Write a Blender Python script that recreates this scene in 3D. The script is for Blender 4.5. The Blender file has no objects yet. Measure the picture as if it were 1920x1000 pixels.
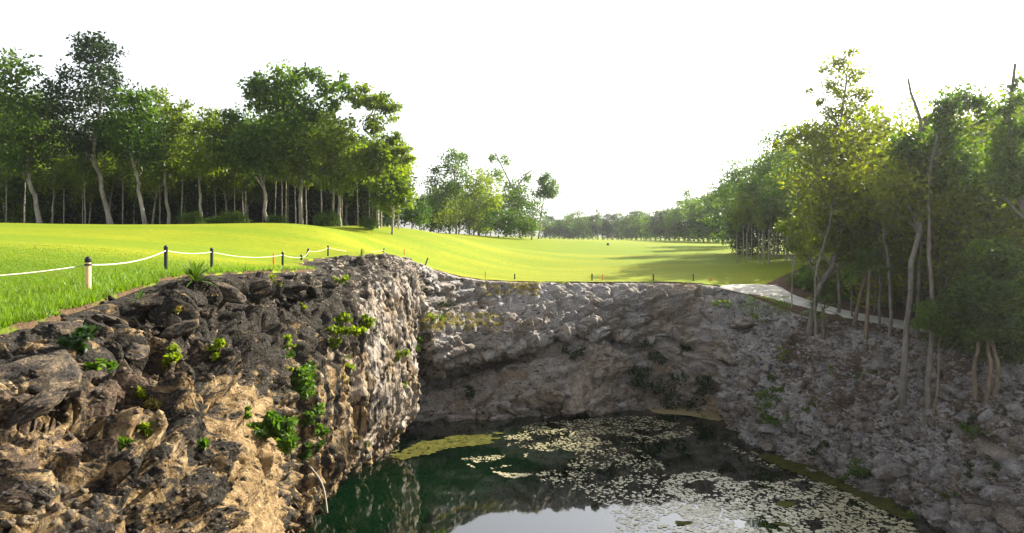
import bpy, bmesh, math, random
import numpy as np
from mathutils import Vector
from mathutils.bvhtree import BVHTree

# ------------------------------------------------------------------ camera
SC = bpy.context.scene
COL = SC.collection
F, CX, HY = 1280.0, 960.0, 430.0          # focal length, centre column and horizon row of the 1920x1000 photograph
cd = bpy.data.cameras.new('camera'); cam = bpy.data.objects.new('camera', cd); COL.objects.link(cam)
cam.location = (0, 0, 0); cam.rotation_euler = (math.radians(90), 0, 0)
cd.sensor_width = 36; cd.sensor_fit = 'HORIZONTAL'; cd.lens = 36 * F / 1920
cd.shift_y = -(500 - HY) / 1920
cd.clip_start = 0.1; cd.clip_end = 3000
SC.camera = cam
# ------------------------------------------------------------------ sky, sun, exposure
SUN_AZ, SUN_EL = math.radians(54), math.radians(29)
w = bpy.data.worlds.new('World'); SC.world = w; w.use_nodes = True
nt = w.node_tree; nt.nodes.clear()
o_ = nt.nodes.new('ShaderNodeOutputWorld'); b_ = nt.nodes.new('ShaderNodeBackground'); s_ = nt.nodes.new('ShaderNodeTexSky')
hs_ = nt.nodes.new('ShaderNodeHueSaturation'); hs_.inputs['Saturation'].default_value = 0.2
s_.sky_type = 'NISHITA'; s_.sun_disc = False; s_.sun_elevation = SUN_EL; s_.sun_rotation = SUN_AZ
s_.air_density = 1.0; s_.dust_density = 2.0; s_.ozone_density = 1.0
b_.inputs['Strength'].default_value = 0.105
nt.links.new(s_.outputs[0], hs_.inputs['Color']); nt.links.new(hs_.outputs[0], b_.inputs['Color']); nt.links.new(b_.outputs[0], o_.inputs['Surface'])
sl = bpy.data.lights.new('sun', 'SUN'); sl.energy = 5.0; sl.angle = math.radians(0.6); sl.color = (1.0, 0.90, 0.72)
sun = bpy.data.objects.new('sun', sl); COL.objects.link(sun)
SV = Vector((math.sin(SUN_AZ) * math.cos(SUN_EL), math.cos(SUN_AZ) * math.cos(SUN_EL), math.sin(SUN_EL)))
sun.rotation_euler = SV.to_track_quat('Z', 'Y').to_euler(); sun.location = SV * 100
SC.view_settings.view_transform = 'Standard'; SC.view_settings.look = 'None'
SC.view_settings.gamma = 1.0; SC.view_settings.use_curve_mapping = False
SC.view_settings.exposure = 1.75
SC.render.engine = 'CYCLES'
cy = SC.cycles
cy.use_denoising = True; cy.max_bounces = 7; cy.diffuse_bounces = 3; cy.glossy_bounces = 3
cy.transmission_bounces = 4; cy.volume_bounces = 0; cy.caustics_reflective = False; cy.caustics_refractive = False

rng = np.random.default_rng(7)
R = random.Random(11)
WATER_Z = -11.3
C0 = np.array([5.0, 30.0])                 # middle of the sinkhole

# ------------------------------------------------------------------ noise
def _hash(ix, iy, iz, seed):
    h = (ix.astype(np.int64) * 374761393 + iy.astype(np.int64) * 668265263 + iz.astype(np.int64) * 2147483647 + seed * 974634777) & 0xFFFFFFFF
    h = ((h ^ (h >> 13)) * 1274126177) & 0xFFFFFFFF
    h = ((h ^ (h >> 16)) * 2246822519) & 0xFFFFFFFF
    return (h ^ (h >> 15)) & 0xFFFFFFFF
def pnoise(p, seed=0):
    p = np.asarray(p, float); i = np.floor(p).astype(np.int64); f = p - i
    u = f * f * f * (f * (f * 6 - 15) + 10)
    out = np.zeros(len(p))
    for dx in (0, 1):
        for dy in (0, 1):
            for dz in (0, 1):
                h = _hash(i[:, 0] + dx, i[:, 1] + dy, i[:, 2] + dz, seed)
                gx = (h & 1023) / 511.5 - 1; gy = ((h >> 10) & 1023) / 511.5 - 1; gz = ((h >> 20) & 1023) / 511.5 - 1
                d = gx * (f[:, 0] - dx) + gy * (f[:, 1] - dy) + gz * (f[:, 2] - dz)
                wgt = (u[:, 0] if dx else 1 - u[:, 0]) * (u[:, 1] if dy else 1 - u[:, 1]) * (u[:, 2] if dz else 1 - u[:, 2])
                out += d * wgt
    return out
def fbm(p, oct=4, seed=0, lac=2.03, gain=0.5):
    a, s, o = 1.0, 0.0, 0.0
    for k in range(oct):
        o = o + a * pnoise(np.asarray(p) * lac ** k, seed + k * 17); s += a; a *= gain
    return o / s * 1.6
def ridged(p, oct=4, seed=0, lac=2.1, gain=0.5):
    a, s, o = 1.0, 0.0, 0.0
    for k in range(oct):
        o = o + a * (1 - np.abs(pnoise(np.asarray(p) * lac ** k, seed + k * 17)) * 2.2); s += a; a *= gain
    return o / s
def worley(p, seed=0):
    p = np.asarray(p, float); i = np.floor(p).astype(np.int64)
    d1 = np.full(len(p), 9.0); d2 = np.full(len(p), 9.0); cid = np.zeros(len(p))
    for dx in (-1, 0, 1):
        for dy in (-1, 0, 1):
            for dz in (-1, 0, 1):
                c = i + np.array([dx, dy, dz]); h = _hash(c[:, 0], c[:, 1], c[:, 2], seed)
                q = c + np.stack([(h & 1023) / 1023, ((h >> 10) & 1023) / 1023, ((h >> 20) & 1023) / 1023], 1)
                d = np.sqrt(((q - p) ** 2).sum(1))
                n = d < d1
                d2 = np.where(n, d1, np.minimum(d2, d)); cid = np.where(n, (h & 0xFFFF) / 65535.0, cid); d1 = np.where(n, d, d1)
    return d1, d2, cid
def facets(p, seed=0):
    """every cell of a random mosaic is a tilted plane: broken blocks with sharp steps"""
    p = np.asarray(p, float); i = np.floor(p).astype(np.int64); d1 = np.full(len(p), 9.0); out = np.zeros(len(p))
    for dx in (-1, 0, 1):
        for dy in (-1, 0, 1):
            for dz in (-1, 0, 1):
                c = i + np.array([dx, dy, dz]); h = _hash(c[:, 0], c[:, 1], c[:, 2], seed); h2 = _hash(c[:, 0], c[:, 1], c[:, 2], seed + 999)
                q = c + np.stack([(h & 1023) / 1023, ((h >> 10) & 1023) / 1023, ((h >> 20) & 1023) / 1023], 1)
                dl = p - q; d = np.sqrt((dl ** 2).sum(1)); n = d < d1
                t = dl[:, 0] * ((h2 & 1023) / 511.5 - 1) + dl[:, 1] * (((h2 >> 10) & 1023) / 511.5 - 1) + dl[:, 2] * (((h2 >> 20) & 1023) / 511.5 - 1) + ((h2 >> 5) & 255) / 255 * .5 - .25
                out = np.where(n, t, out); d1 = np.where(n, d, d1)
    return out
def smooth(a, b, x):
    t = np.clip((np.asarray(x, float) - a) / (b - a), 0, 1); return t * t * (3 - 2 * t)

# ------------------------------------------------------------------ object helpers
def mesh_obj(name, V, Fc, mat, parent=None, attrs=None, smooth_shade=False, loc=None):
    me = bpy.data.meshes.new(name)
    V = np.asarray(V, dtype=np.float32)
    if isinstance(Fc, np.ndarray):
        n, k = Fc.shape
        me.vertices.add(len(V)); me.vertices.foreach_set('co', V.ravel())
        me.loops.add(n * k); me.loops.foreach_set('vertex_index', Fc.astype(np.int32).ravel())
        me.polygons.add(n); me.polygons.foreach_set('loop_start', np.arange(0, n * k, k, dtype=np.int32))
        me.update(calc_edges=True); me.validate()
    else:
        me.from_pydata([tuple(map(float, v)) for v in V], [], Fc)
    if attrs:
        for an, arr in attrs.items():
            arr = np.asarray(arr, dtype=np.float32)
            if arr.ndim == 1:
                a = me.attributes.new(an, 'FLOAT', 'POINT'); a.data.foreach_set('value', arr)
            else:
                a = me.attributes.new(an, 'FLOAT_COLOR', 'POINT')
                full = np.ones((len(arr), 4), np.float32); full[:, :3] = arr; a.data.foreach_set('color', full.ravel())
    if smooth_shade: me.polygons.foreach_set('use_smooth', np.ones(len(me.polygons), bool))
    if mat: me.materials.append(mat)
    o = bpy.data.objects.new(name, me); COL.objects.link(o)
    if parent: o.parent = parent
    if loc is not None: o.location = loc
    return o
def tag(o, label=None, cat=None, group=None, kind=None):
    if label: o['label'] = label
    if cat: o['category'] = cat
    if group: o['group'] = group
    if kind: o['kind'] = kind
    return o
def empty(name, loc):
    o = bpy.data.objects.new(name, None); COL.objects.link(o); o.location = loc; o.empty_display_size = 0.2; return o
def copy_tree(o):
    c = o.copy(); COL.objects.link(c)
    for ch in o.children:
        d = ch.copy(); COL.objects.link(d); d.parent = c
        for g in ch.children:
            e = g.copy(); COL.objects.link(e); e.parent = d
    return c
def grid_faces(nu, nv):
    a = (np.arange(nu - 1)[:, None] * nv + np.arange(nv - 1)[None, :]).ravel()
    return np.stack([a, a + nv, a + nv + 1, a + 1], 1)

# ------------------------------------------------------------------ materials
def M(name):
    m = bpy.data.materials.new(name); m.use_nodes = True; m.node_tree.nodes.clear(); return m, m.node_tree
class G:
    """small node-graph helper"""
    def __init__(s, name):
        s.m, s.t = M(name); s.out = s.n('ShaderNodeOutputMaterial')
    def n(s, typ, **kw):
        x = s.t.nodes.new(typ)
        for k, v in kw.items(): setattr(x, k, v)
        return x
    def link(s, a, b): s.t.links.new(a, b)
    def coord(s, scale=(1, 1, 1), obj=True):
        tc = s.n('ShaderNodeTexCoord'); mp = s.n('ShaderNodeMapping'); mp.inputs['Scale'].default_value = scale
        s.link(tc.outputs['Object' if obj else 'Generated'], mp.inputs['Vector']); return mp.outputs[0]
    def noise(s, vec, scale, detail=6, rough=0.6, dist=0.0):
        x = s.n('ShaderNodeTexNoise'); x.inputs['Scale'].default_value = scale; x.inputs['Detail'].default_value = detail
        x.inputs['Roughness'].default_value = rough; x.inputs['Distortion'].default_value = dist
        s.link(vec, x.inputs['Vector']); return x.outputs['Fac']
    def voro(s, vec, scale, feature='F1', out='Distance'):
        x = s.n('ShaderNodeTexVoronoi'); x.feature = feature; x.inputs['Scale'].default_value = scale
        s.link(vec, x.inputs['Vector']); return x.outputs[out]
    def ramp(s, fac, stops):
        x = s.n('ShaderNodeValToRGB'); el = x.color_ramp.elements
        while len(el) < len(stops): el.new(0.5)
        for e, (p, c) in zip(el, stops):
            e.position = p; e.color = (c, c, c, 1) if not hasattr(c, '__len__') else (*c, 1)
        s.link(fac, x.inputs['Fac']); return x.outputs['Color']
    def mix(s, fac, a, b, mode='MIX'):
        x = s.n('ShaderNodeMix', data_type='RGBA', blend_type=mode)
        for sock, v in ((x.inputs[0], fac), (x.inputs[6], a), (x.inputs[7], b)):
            if hasattr(v, 'is_output') or isinstance(v, bpy.types.NodeSocket): s.link(v, sock)
            elif hasattr(v, '__len__'): sock.default_value = (*v, 1)
            else: sock.default_value = v
        return x.outputs[2]
    def math(s, op, a, b=0.0):
        x = s.n('ShaderNodeMath', operation=op)
        for sock, v in ((x.inputs[0], a), (x.inputs[1], b)):
            if isinstance(v, bpy.types.NodeSocket): s.link(v, sock)
            else: sock.default_value = v
        return x.outputs[0]
    def attr(s, name, out='Fac'):
        x = s.n('ShaderNodeAttribute'); x.attribute_name = name; return x.outputs[out]
    def bump(s, h, strength, dist, nrm=None):
        x = s.n('ShaderNodeBump'); x.inputs['Strength'].default_value = strength; x.inputs['Distance'].default_value = dist
        s.link(h, x.inputs['Height'])
        if nrm is not None: s.link(nrm, x.inputs['Normal'])
        return x.outputs[0]
    def principled(s, col, rough=0.9, nrm=None, spec=0.3, **kw):
        x = s.n('ShaderNodeBsdfPrincipled')
        for sock, v in ((x.inputs['Base Color'], col), (x.inputs['Roughness'], rough)):
            if isinstance(v, bpy.types.NodeSocket): s.link(v, sock)
            elif hasattr(v, '__len__'): sock.default_value = (*v, 1)
            else: sock.default_value = v
        x.inputs['Specular IOR Level'].default_value = spec
        for k, v in kw.items(): x.inputs[k].default_value = v
        if nrm is not None: s.link(nrm, x.inputs['Normal'])
        return x.outputs[0]
    def done(s, sh): s.link(sh, s.out.inputs['Surface']); return s.m

def rock_material(name, base=True, brown=False):
    g = G(name); v = g.coord()
    big = g.noise(v, 0.6, 5, 0.6); mid = g.noise(g.coord((1, 1, 2.3)), 2.2, 7, 0.7, 0.7); fine = g.noise(v, 11, 6, 0.7)
    grain = g.noise(v, 42, 4, 0.7); pits = g.voro(v, 6.5); pits2 = g.voro(v, 19)
    if base:
        fl = g.attr('flute'); vs_ = g.coord((1.0, 1.0, 0.16))
        mid = g.mix(fl, mid, g.noise(vs_, 3.2, 6, 0.65, 0.5)); fine = g.mix(fl, fine, g.noise(vs_, 10, 6, 0.7, 0.3))
        pits = g.mix(fl, pits, g.voro(vs_, 4.5)); pits2 = g.mix(g.math('MULTIPLY', fl, 0.6), pits2, g.voro(vs_, 11))
    grey = g.ramp(fine, [(0.25, (0.11, 0.106, 0.110)), (0.50, (0.34, 0.325, 0.318)), (0.76, (0.60, 0.575, 0.54))])
    tan = g.ramp(fine, [(0.22, (0.060, 0.034, 0.015)), (0.5, (0.215, 0.145, 0.070)), (0.78, (0.50, 0.395, 0.24))])
    if base:
        at = g.n('ShaderNodeAttribute'); at.attribute_name = 'tone'
        sp = g.n('ShaderNodeSeparateColor'); g.link(at.outputs['Color'], sp.inputs[0])
        tw = g.ramp(g.math('ADD', sp.outputs[0], g.math('MULTIPLY', g.math('SUBTRACT', big, 0.5), 1.3)), [(0.25, 0.0), (0.75, 1.0)])
        col = g.mix(tw, grey, tan)
        dk = g.ramp(g.math('ADD', sp.outputs[1], g.math('MULTIPLY', g.math('SUBTRACT', mid, 0.5), 3.2)), [(0.42, 0.0), (0.60, 1.0)])
        col = g.mix(dk, col, g.ramp(grain, [(0.3, (0.007, 0.006, 0.005)), (0.55, (0.030, 0.026, 0.021)), (0.8, (0.15, 0.13, 0.11))]))
        lit = g.ramp(g.math('ADD', sp.outputs[2], g.math('MULTIPLY', g.math('SUBTRACT', mid, 0.5), 1.6)), [(0.42, 0.0), (0.60, 1.0)])
        col = g.mix(lit, col, g.ramp(grain, [(0.28, (0.040, 0.028, 0.019)), (0.55, (0.12, 0.082, 0.056)), (0.75, (0.26, 0.19, 0.135))]))
    else:
        info = g.n('ShaderNodeObjectInfo')
        grey = g.ramp(fine, [(0.25, (0.14, 0.138, 0.145)), (0.5, (0.36, 0.35, 0.358)), (0.78, (0.60, 0.585, 0.575))])
        col = g.mix(g.ramp(info.outputs['Random'], [(0.2, 0.0), (1.0, 0.6)]), grey, tan)
        col = g.mix(g.ramp(g.noise(v, 0.9, 4, 0.6), [(0.35, 0.75), (0.6, 0.0)]), col, (0.045, 0.036, 0.030))
        if brown: col = g.mix(0.8 if brown is True else brown, g.mix(1.0, grey, (0.72, 0.70, 0.68), 'MULTIPLY'), tan)
        dk = g.ramp(mid, [(0.36, 0.0), (0.56, 1.0)] if brown is True else [(0.45, 0.0), (0.62, 1.0)] if brown else [(0.56, 0.0), (0.70, 0.9)])
        col = g.mix(dk, col, (0.05, 0.045, 0.042))
    h1 = g.math('ADD', g.math('MULTIPLY', mid, 1.0), g.math('MULTIPLY', fine, 0.55))
    h2 = g.math('ADD', g.math('MULTIPLY', g.ramp(pits, [(0.0, 0.0), (0.45, 1.0)]), 0.7), g.math('MULTIPLY', g.ramp(pits2, [(0.0, 0.0), (0.5, 1.0)]), 0.35))
    nb = g.bump(h1, 0.9, 0.16); nb = g.bump(h2, 0.8, 0.07, nb); nb = g.bump(grain, 0.6, 0.02, nb)
    return g.done(g.principled(col, 0.92, nb, 0.2))
def leaf_material(name, dark, light, trans=0.6, gloss=0.5):
    g = G(name); t = g.attr('tint'); info = g.n('ShaderNodeObjectInfo')
    f = g.math('ADD', g.math('MULTIPLY', t, 0.75), g.math('MULTIPLY', info.outputs['Random'], 0.25))
    col = g.ramp(f, [(0.0, dark), (1.0, light)])
    p = g.principled(col, gloss, None, 0.35)
    tr = g.n('ShaderNodeBsdfTranslucent')
    g.link(g.mix(1.0, col, (1.35, 1.4, 0.5), 'MULTIPLY'), tr.inputs['Color'])
    mx = g.n('ShaderNodeMixShader'); mx.inputs[0].default_value = trans
    g.link(p, mx.inputs[1]); g.link(tr.outputs[0], mx.inputs[2])
    return g.done(mx.outputs[0])
def bark_material(name, a, b):
    g = G(name); v = g.coord((1, 1, 0.35)); n = g.noise(v, 7, 6, 0.7, 0.4); n2 = g.noise(v, 1.6, 3, 0.5)
    col = g.mix(g.ramp(n2, [(0.35, 0.0), (0.65, 0.7)]), g.ramp(n, [(0.3, a), (0.7, b)]), g.ramp(n, [(0.3, (0.03, 0.024, 0.018)), (0.75, (0.14, 0.12, 0.095))]))
    return g.done(g.principled(col, 0.9, g.bump(n, 0.7, 0.03), 0.2))
def flat_material(name, c, rough=0.7, var=0.25, scale=20, bump=0.0):
    g = G(name); n = g.noise(g.coord(), scale, 4, 0.6)
    col = g.mix(n, tuple(x * (1 - var) for x in c), tuple(min(1, x * (1 + var)) for x in c))
    return g.done(g.principled(col, rough, g.bump(n, bump, 0.01) if bump else None, 0.3))

MAT = {}
MAT['rock'] = rock_material('rock'); MAT['stone'] = rock_material('stone', False); MAT['stone_far'] = rock_material('stone_far', False, 0.45); MAT['stone_brown'] = rock_material('stone_brown', False, True)
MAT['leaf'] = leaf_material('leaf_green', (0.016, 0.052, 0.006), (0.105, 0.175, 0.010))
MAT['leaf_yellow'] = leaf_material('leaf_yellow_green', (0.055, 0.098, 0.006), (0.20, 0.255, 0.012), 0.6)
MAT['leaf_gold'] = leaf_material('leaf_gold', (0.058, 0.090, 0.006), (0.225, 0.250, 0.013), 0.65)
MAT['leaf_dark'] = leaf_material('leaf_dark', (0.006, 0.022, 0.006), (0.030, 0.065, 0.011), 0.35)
MAT['leaf_shrub'] = leaf_material('leaf_shrub', (0.028, 0.080, 0.009), (0.115, 0.195, 0.018), 0.5)
MAT['frond'] = leaf_material('frond', (0.03, 0.075, 0.012), (0.10, 0.17, 0.02), 0.4, 0.4)
MAT['blade'] = leaf_material('grass_blade', (0.065, 0.140, 0.006), (0.16, 0.25, 0.012), 0.5, 0.5)
MAT['dry_blade'] = leaf_material('dry_grass_blade', (0.13, 0.115, 0.03), (0.26, 0.21, 0.06), 0.4, 0.6)
MAT['bark'] = bark_material('bark_pale', (0.20, 0.175, 0.14), (0.46, 0.42, 0.36))
MAT['bark_grey'] = bark_material('bark_grey', (0.075, 0.068, 0.062), (0.27, 0.25, 0.225))
MAT['bark_brown'] = bark_material('bark_brown', (0.10, 0.075, 0.05), (0.28, 0.22, 0.16))
def lawn_mat():
    g = G('lawn'); v = g.coord()
    big = g.noise(v, 0.045, 4, 0.55, 0.5); mid = g.noise(v, 0.5, 5, 0.6); fine = g.noise(g.coord((1, 1, 1)), 26, 5, 0.75)
    band = g.noise(g.coord((0.02, 0.22, 0.1)), 1.0, 3, 0.5)
    col = g.ramp(fine, [(0.28, (0.082, 0.132, 0.005)), (0.55, (0.180, 0.220, 0.008)), (0.8, (0.28, 0.29, 0.013))])
    col = g.mix(g.ramp(mid, [(0.35, 0.0), (0.7, 0.45)]), col, (0.25, 0.252, 0.010))
    col = g.mix(g.ramp(big, [(0.4, 0.0), (0.62, 0.6)]), col, (0.29, 0.265, 0.012))
    col = g.mix(g.ramp(band, [(0.42, 0.0), (0.58, 0.55)]), col, (0.105, 0.180, 0.007))
    mow = g.noise(g.coord((0.05, 1.1, 0.1)), 0.5, 2, 0.5, 0.3); col = g.mix(g.ramp(mow, [(0.47, 0.0), (0.53, 0.22)]), col, (0.10, 0.175, 0.006))
    spk = g.noise(v, 4.5, 4, 0.7); col = g.mix(g.ramp(spk, [(0.46, 0.0), (0.70, 0.75)]), col, (0.085, 0.14, 0.006))
    th = g.attr('thatch_shade'); col = g.mix(g.math('MULTIPLY', th, 0.8), col, g.ramp(fine, [(0.3, (0.03, 0.05, 0.006)), (0.7, (0.085, 0.125, 0.010))]))  # dark thatch colour that also paints the blades' self-shadow into the near turf
    so = g.attr('soil'); sf = g.ramp(g.math('ADD', so, g.math('MULTIPLY', g.math('SUBTRACT', g.noise(v, 2.2, 6, 0.7), 0.5), 2.2)), [(0.42, 0.0), (0.6, 1.0)])
    col = g.mix(sf, col, g.ramp(fine, [(0.3, (0.022, 0.014, 0.008)), (0.7, (0.12, 0.078, 0.045))]))
    p = g.principled(col, 0.85, g.bump(fine, 0.5, 0.03), 0.08)
    return g.done(p)
MAT['lawn'] = lawn_mat()
def litter_mat():
    g = G('leaf_litter'); v = g.coord(); n = g.noise(v, 9, 6, 0.7); c = g.voro(v, 14, 'F1', 'Color')
    col = g.mix(0.35, g.ramp(n, [(0.3, (0.035, 0.02, 0.012)), (0.55, (0.11, 0.065, 0.04)), (0.8, (0.22, 0.15, 0.10))]), c, 'MULTIPLY')
    return g.done(g.principled(col, 0.95, g.bump(n, 0.9, 0.05), 0.15))
MAT['litter'] = litter_mat()
def path_mat():
    g = G('path_concrete'); v = g.coord(); n = g.noise(v, 1.2, 5, 0.6); f = g.noise(v, 25, 4, 0.6)
    col = g.mix(g.ramp(n, [(0.35, 0.0), (0.7, 1.0)]), (0.42, 0.40, 0.37), (0.60, 0.58, 0.54))
    col = g.mix(g.ramp(f, [(0.3, 0.0), (0.7, 0.3)]), col, (0.33, 0.30, 0.26))
    return g.done(g.principled(col, 0.9, g.bump(f, 0.4, 0.01), 0.2))
MAT['path'] = path_mat()
def water_mat():
    g = G('pool_water'); v = g.coord((1, 1, 1)); n = g.noise(v, 1.3, 3, 0.5)
    big = g.noise(v, 0.13, 2, 0.5)
    col = g.mix(g.ramp(big, [(0.4, 0.0), (0.65, 1.0)]), (0.0006, 0.0035, 0.0018), (0.001, 0.010, 0.003))
    return g.done(g.principled(col, 0.03, g.bump(n, 0.05, 0.02), 0.5, IOR=2.6))
MAT['water'] = water_mat()
def pad_mat(name, a, b, rough=0.45, spec=0.8):
    g = G(name); t = g.attr('tint'); info = g.n('ShaderNodeObjectInfo'); n = g.mix(0.5, g.noise(g.coord(), 2.2, 5, 0.7, 0.8), g.noise(g.coord(), 22, 4, 0.7))
    f = g.math('ADD', g.math('MULTIPLY', g.math('ADD', t, info.outputs['Random']), 0.22), g.math('MULTIPLY', g.math('SUBTRACT', n, 0.2), 1.1))
    return g.done(g.principled(g.ramp(f, [(0.2, a), (0.8, b)]), rough, g.bump(n, 0.4, 0.01), spec, **({'IOR': 2.0} if spec > .5 else {})))
MAT['pad'] = pad_mat('pale_pad', (0.13, 0.125, 0.045), (0.52, 0.48, 0.33), 0.28)
MAT['algae'] = pad_mat('algae', (0.008,0.013,0.003), (0.11,0.11,0.022), 0.9, 0.05)
MAT['film'] = pad_mat('algae_film', (0.004,0.008,0.002), (0.035,0.042,0.008), 0.6, 0.2)
MAT['silt'] = pad_mat('silt', (0.13, 0.11, 0.05), (0.28, 0.23, 0.12), 0.9, 0.05)

# ------------------------------------------------------------------ terrain: profiles round the sinkhole
# each station: lawn edge, rim, ledge, lip, middle, low, waterline; then (tan, dark, litter) and (lump, strata, flute, cobble)
ST = [
 ([(-5.2,-3,-1.4),(-4.2,-2,-1.6),(-2.8,-.5,-1.7),(-1,1.6,-1.95),(-.8,2.2,-4.5),(-.8,3.6,-8.5),(-.3,8,-11.6)], (.7,.3,0), (.6,.6,.1,.2)),
 ([(-5.6,3,-1.25),(-4.6,3,-1.45),(-3.6,3.2,-1.7),(-2.2,3.4,-1.95),(-1.8,3.6,-4),(-2,5,-8),(-1.5,10,-11.6)], (.8,.3,.1), (.6,.7,.1,.2)),
 ([(-5.7,5.8,-1.2),(-5.0,5.7,-1.35),(-4,5.6,-1.72),(-3,5.7,-2.15),(-2.6,5.9,-3.6),(-2.6,7,-8),(-2.5,12,-11.6)], (.85,.34,.1), (.7,.8,.1,.1)),
 ([(-5.8,8.2,-1.17),(-5.3,8.1,-1.36),(-4.5,8,-1.75),(-3.75,8,-2.1),(-3.3,8.1,-3.3),(-3.1,9,-7),(-4,14,-11.6)], (.85,.38,.1), (.7,.9,.25,0)),
 ([(-6.3,11,-1.1),(-5.9,11,-1.22),(-5.2,11,-1.75),(-4.3,11,-2.35),(-4.0,11.2,-3.8),(-4.2,12,-7.5),(-5.5,17,-11.6)], (.6,.52,0), (.8,1,.3,0)),
 ([(-7.5,15,-1.1),(-7,15,-1.25),(-6.3,15,-2),(-5.6,15,-2.8),(-5.6,15.3,-4.5),(-5.7,16,-7),(-7.5,19,-11.6)], (.5,.56,0), (.8,1,.5,0)),
 ([(-7.9,19.5,-1.3),(-7.4,19.5,-1.5),(-6.6,19.5,-2.4),(-5.9,19.6,-3.2),(-5.7,20,-5.5),(-5.9,20.5,-8),(-8.5,23,-11.6)], (.5,.52,0), (.8,.8,.8,0)),
 ([(-7.2,24.6,-1.5),(-6.9,24.6,-1.7),(-6.5,24.6,-2.4),(-6.0,24.7,-3.4),(-5.7,25,-6),(-6.3,25.5,-8.7),(-8.6,27,-11.6)], (.5,.42,0), (.8,.5,1,0)),
 ([(-9.1,30,-1.45),(-7.9,30,-1.4),(-7.1,30,-1.9),(-6.4,30,-3),(-5.9,30.2,-6),(-6.0,30.4,-9),(-7.8,31.5,-11.6)], (.5,.36,0), (.8,.4,1,0)),
 ([(-8.2,35.3,-1.45),(-7.3,35,-1.45),(-6.6,35,-1.8),(-6,35,-3),(-5.6,35,-6),(-5.6,35,-9.3),(-6.5,35.2,-11.6)], (.5,.36,0), (.8,.4,1,0)),
 ([(-6.9,39.5,-1.55),(-6.4,39,-1.7),(-5.8,38.5,-2.4),(-5.3,38.2,-3.6),(-5.8,37.8,-6.2),(-6,37.6,-9.5),(-6.8,37.5,-11.6)], (.45,.4,0), (.8,.5,.8,0)),
 ([(-5.2,43.3,-2.5),(-4.9,42.6,-2.8),(-5,42.2,-4.6),(-4.9,41.5,-5.5),(-4.6,39.9,-5.8),(-4.5,39.6,-7.4),(-5.4,42.5,-9.4),(-5.2,41,-10.2),(-5.4,39.8,-11.6)], (.3,.42,0), (.6,1,.2,0)),
 ([(-2.9,45.5,-3.3),(-2.9,44.8,-3.7),(-3,43.8,-5.2),(-2.9,42.3,-5.7),(-2.9,41.2,-6.2),(-2.9,41.0,-7.9),(-3,45,-9.1),(-3,42,-9.9),(-2.8,40.2,-11.6)], (.3,.4,0), (.6,1.2,0,0)),
 ([(.2,46.6,-3.62),(.2,45.8,-3.9),(.3,44.6,-4.8),(.3,43.3,-5.6),(.3,42.2,-6.5),(.4,42.0,-7.4),(.5,46,-8.2),(.4,42.6,-8.7),(.3,40.8,-11.6)], (.3,.38,0), (.6,1.2,0,0)),
 ([(4.2,47.2,-3.7),(4.2,46.4,-3.95),(4.2,45.2,-4.6),(4.2,44.3,-5.4),(4.2,43.6,-6.1),(4.2,43.7,-6.6),(4.2,46.5,-7.0),(4.1,43.6,-7.4),(3.9,41.3,-11.6)], (.3,.36,0), (.7,1.1,0,0)),
 ([(9.7,47.4,-3.75),(9.7,46.6,-4),(9.6,46,-4.6),(9.6,45.6,-5.4),(9.5,45.2,-6.4),(9.5,45,-7.2),(9.4,45.2,-8),(9.1,44,-10),(8.9,42.6,-11.6)], (.35,.36,0), (.8,.8,.1,0)),
 ([(12.7,47.2,-3.8),(12.7,46.3,-4.1),(12.6,45,-5.2),(12.5,44.2,-6.5),(12.4,43.6,-8.2),(12.2,42.8,-10.3),(11.9,41.8,-11.6)], (.45,.34,0), (.8,.5,.2,.1)),
 ([(14.9,46,-4.1),(14.8,45,-4.7),(14.2,43.3,-5.9),(13.7,42,-7),(13,41,-8.5),(12.5,40,-10.2),(12,38.5,-11.6)], (.2,.25,.1), (.6,.3,0,.8)),
 ([(16.9,40.5,-5.0),(16.5,39.6,-5.4),(15.8,38.3,-6.4),(15.2,37.2,-7.4),(14.6,36.1,-8.6),(13.9,34.9,-10.2),(13.2,33.6,-11.6)], (.1,.27,.3), (.4,.1,0,1)),
 ([(19,36,-5.4),(18.6,35,-5.7),(18,33.8,-6.6),(17.4,32.6,-7.6),(16.8,31.5,-8.9),(16,30.3,-10.3),(15.4,29.3,-11.6)], (.1,.27,.42), (.4,.1,0,1)),
 ([(22,31,-5.7),(21.4,30.2,-6),(20.4,29,-6.9),(19.4,27.9,-7.9),(18.4,26.9,-9.1),(17.2,25.7,-10.4),(16,24.5,-11.6)], (.1,.3,.42), (.5,.1,0,1)),
 ([(24,25,-5.5),(23.2,24.4,-5.9),(22,23.5,-7),(20.5,22.6,-8.1),(18.8,21.8,-9.3),(17,21,-10.5),(15,20.3,-11.6)], (.1,.35,.3), (.6,.1,0,1)),
 ([(25,16,-5),(23.5,15.5,-5.6),(21.5,15,-7),(19,14.6,-8.5),(16.5,14.5,-9.8),(14,14.5,-10.8),(11.5,14.5,-11.6)], (.1,.35,.3), (.6,.1,0,1)),
 ([(20,4,-3.5),(18,4.2,-4),(15.5,5,-6),(13,6,-8),(11,7,-9.6),(9.5,8,-10.8),(8,9.5,-11.6)], (.2,.35,.2), (.6,.3,0,.8)),
 ([(9,-3,-2),(8,-1.5,-2.2),(6.5,0,-2.6),(5.5,1.5,-4),(5,2.8,-7),(4.6,4.5,-9.8),(4,8,-11.6)], (.4,.3,.1), (.6,.5,0,.3)),
 ([(0,-4,-1.7),(0,-2,-1.7),(0,0,-1.78),(0,1.2,-2),(0,1.8,-5),(0,3,-9),(0,7,-11.6)], (.6,.3,.1), (.5,.5,0,.2)),
]
NS = len(ST)
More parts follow.
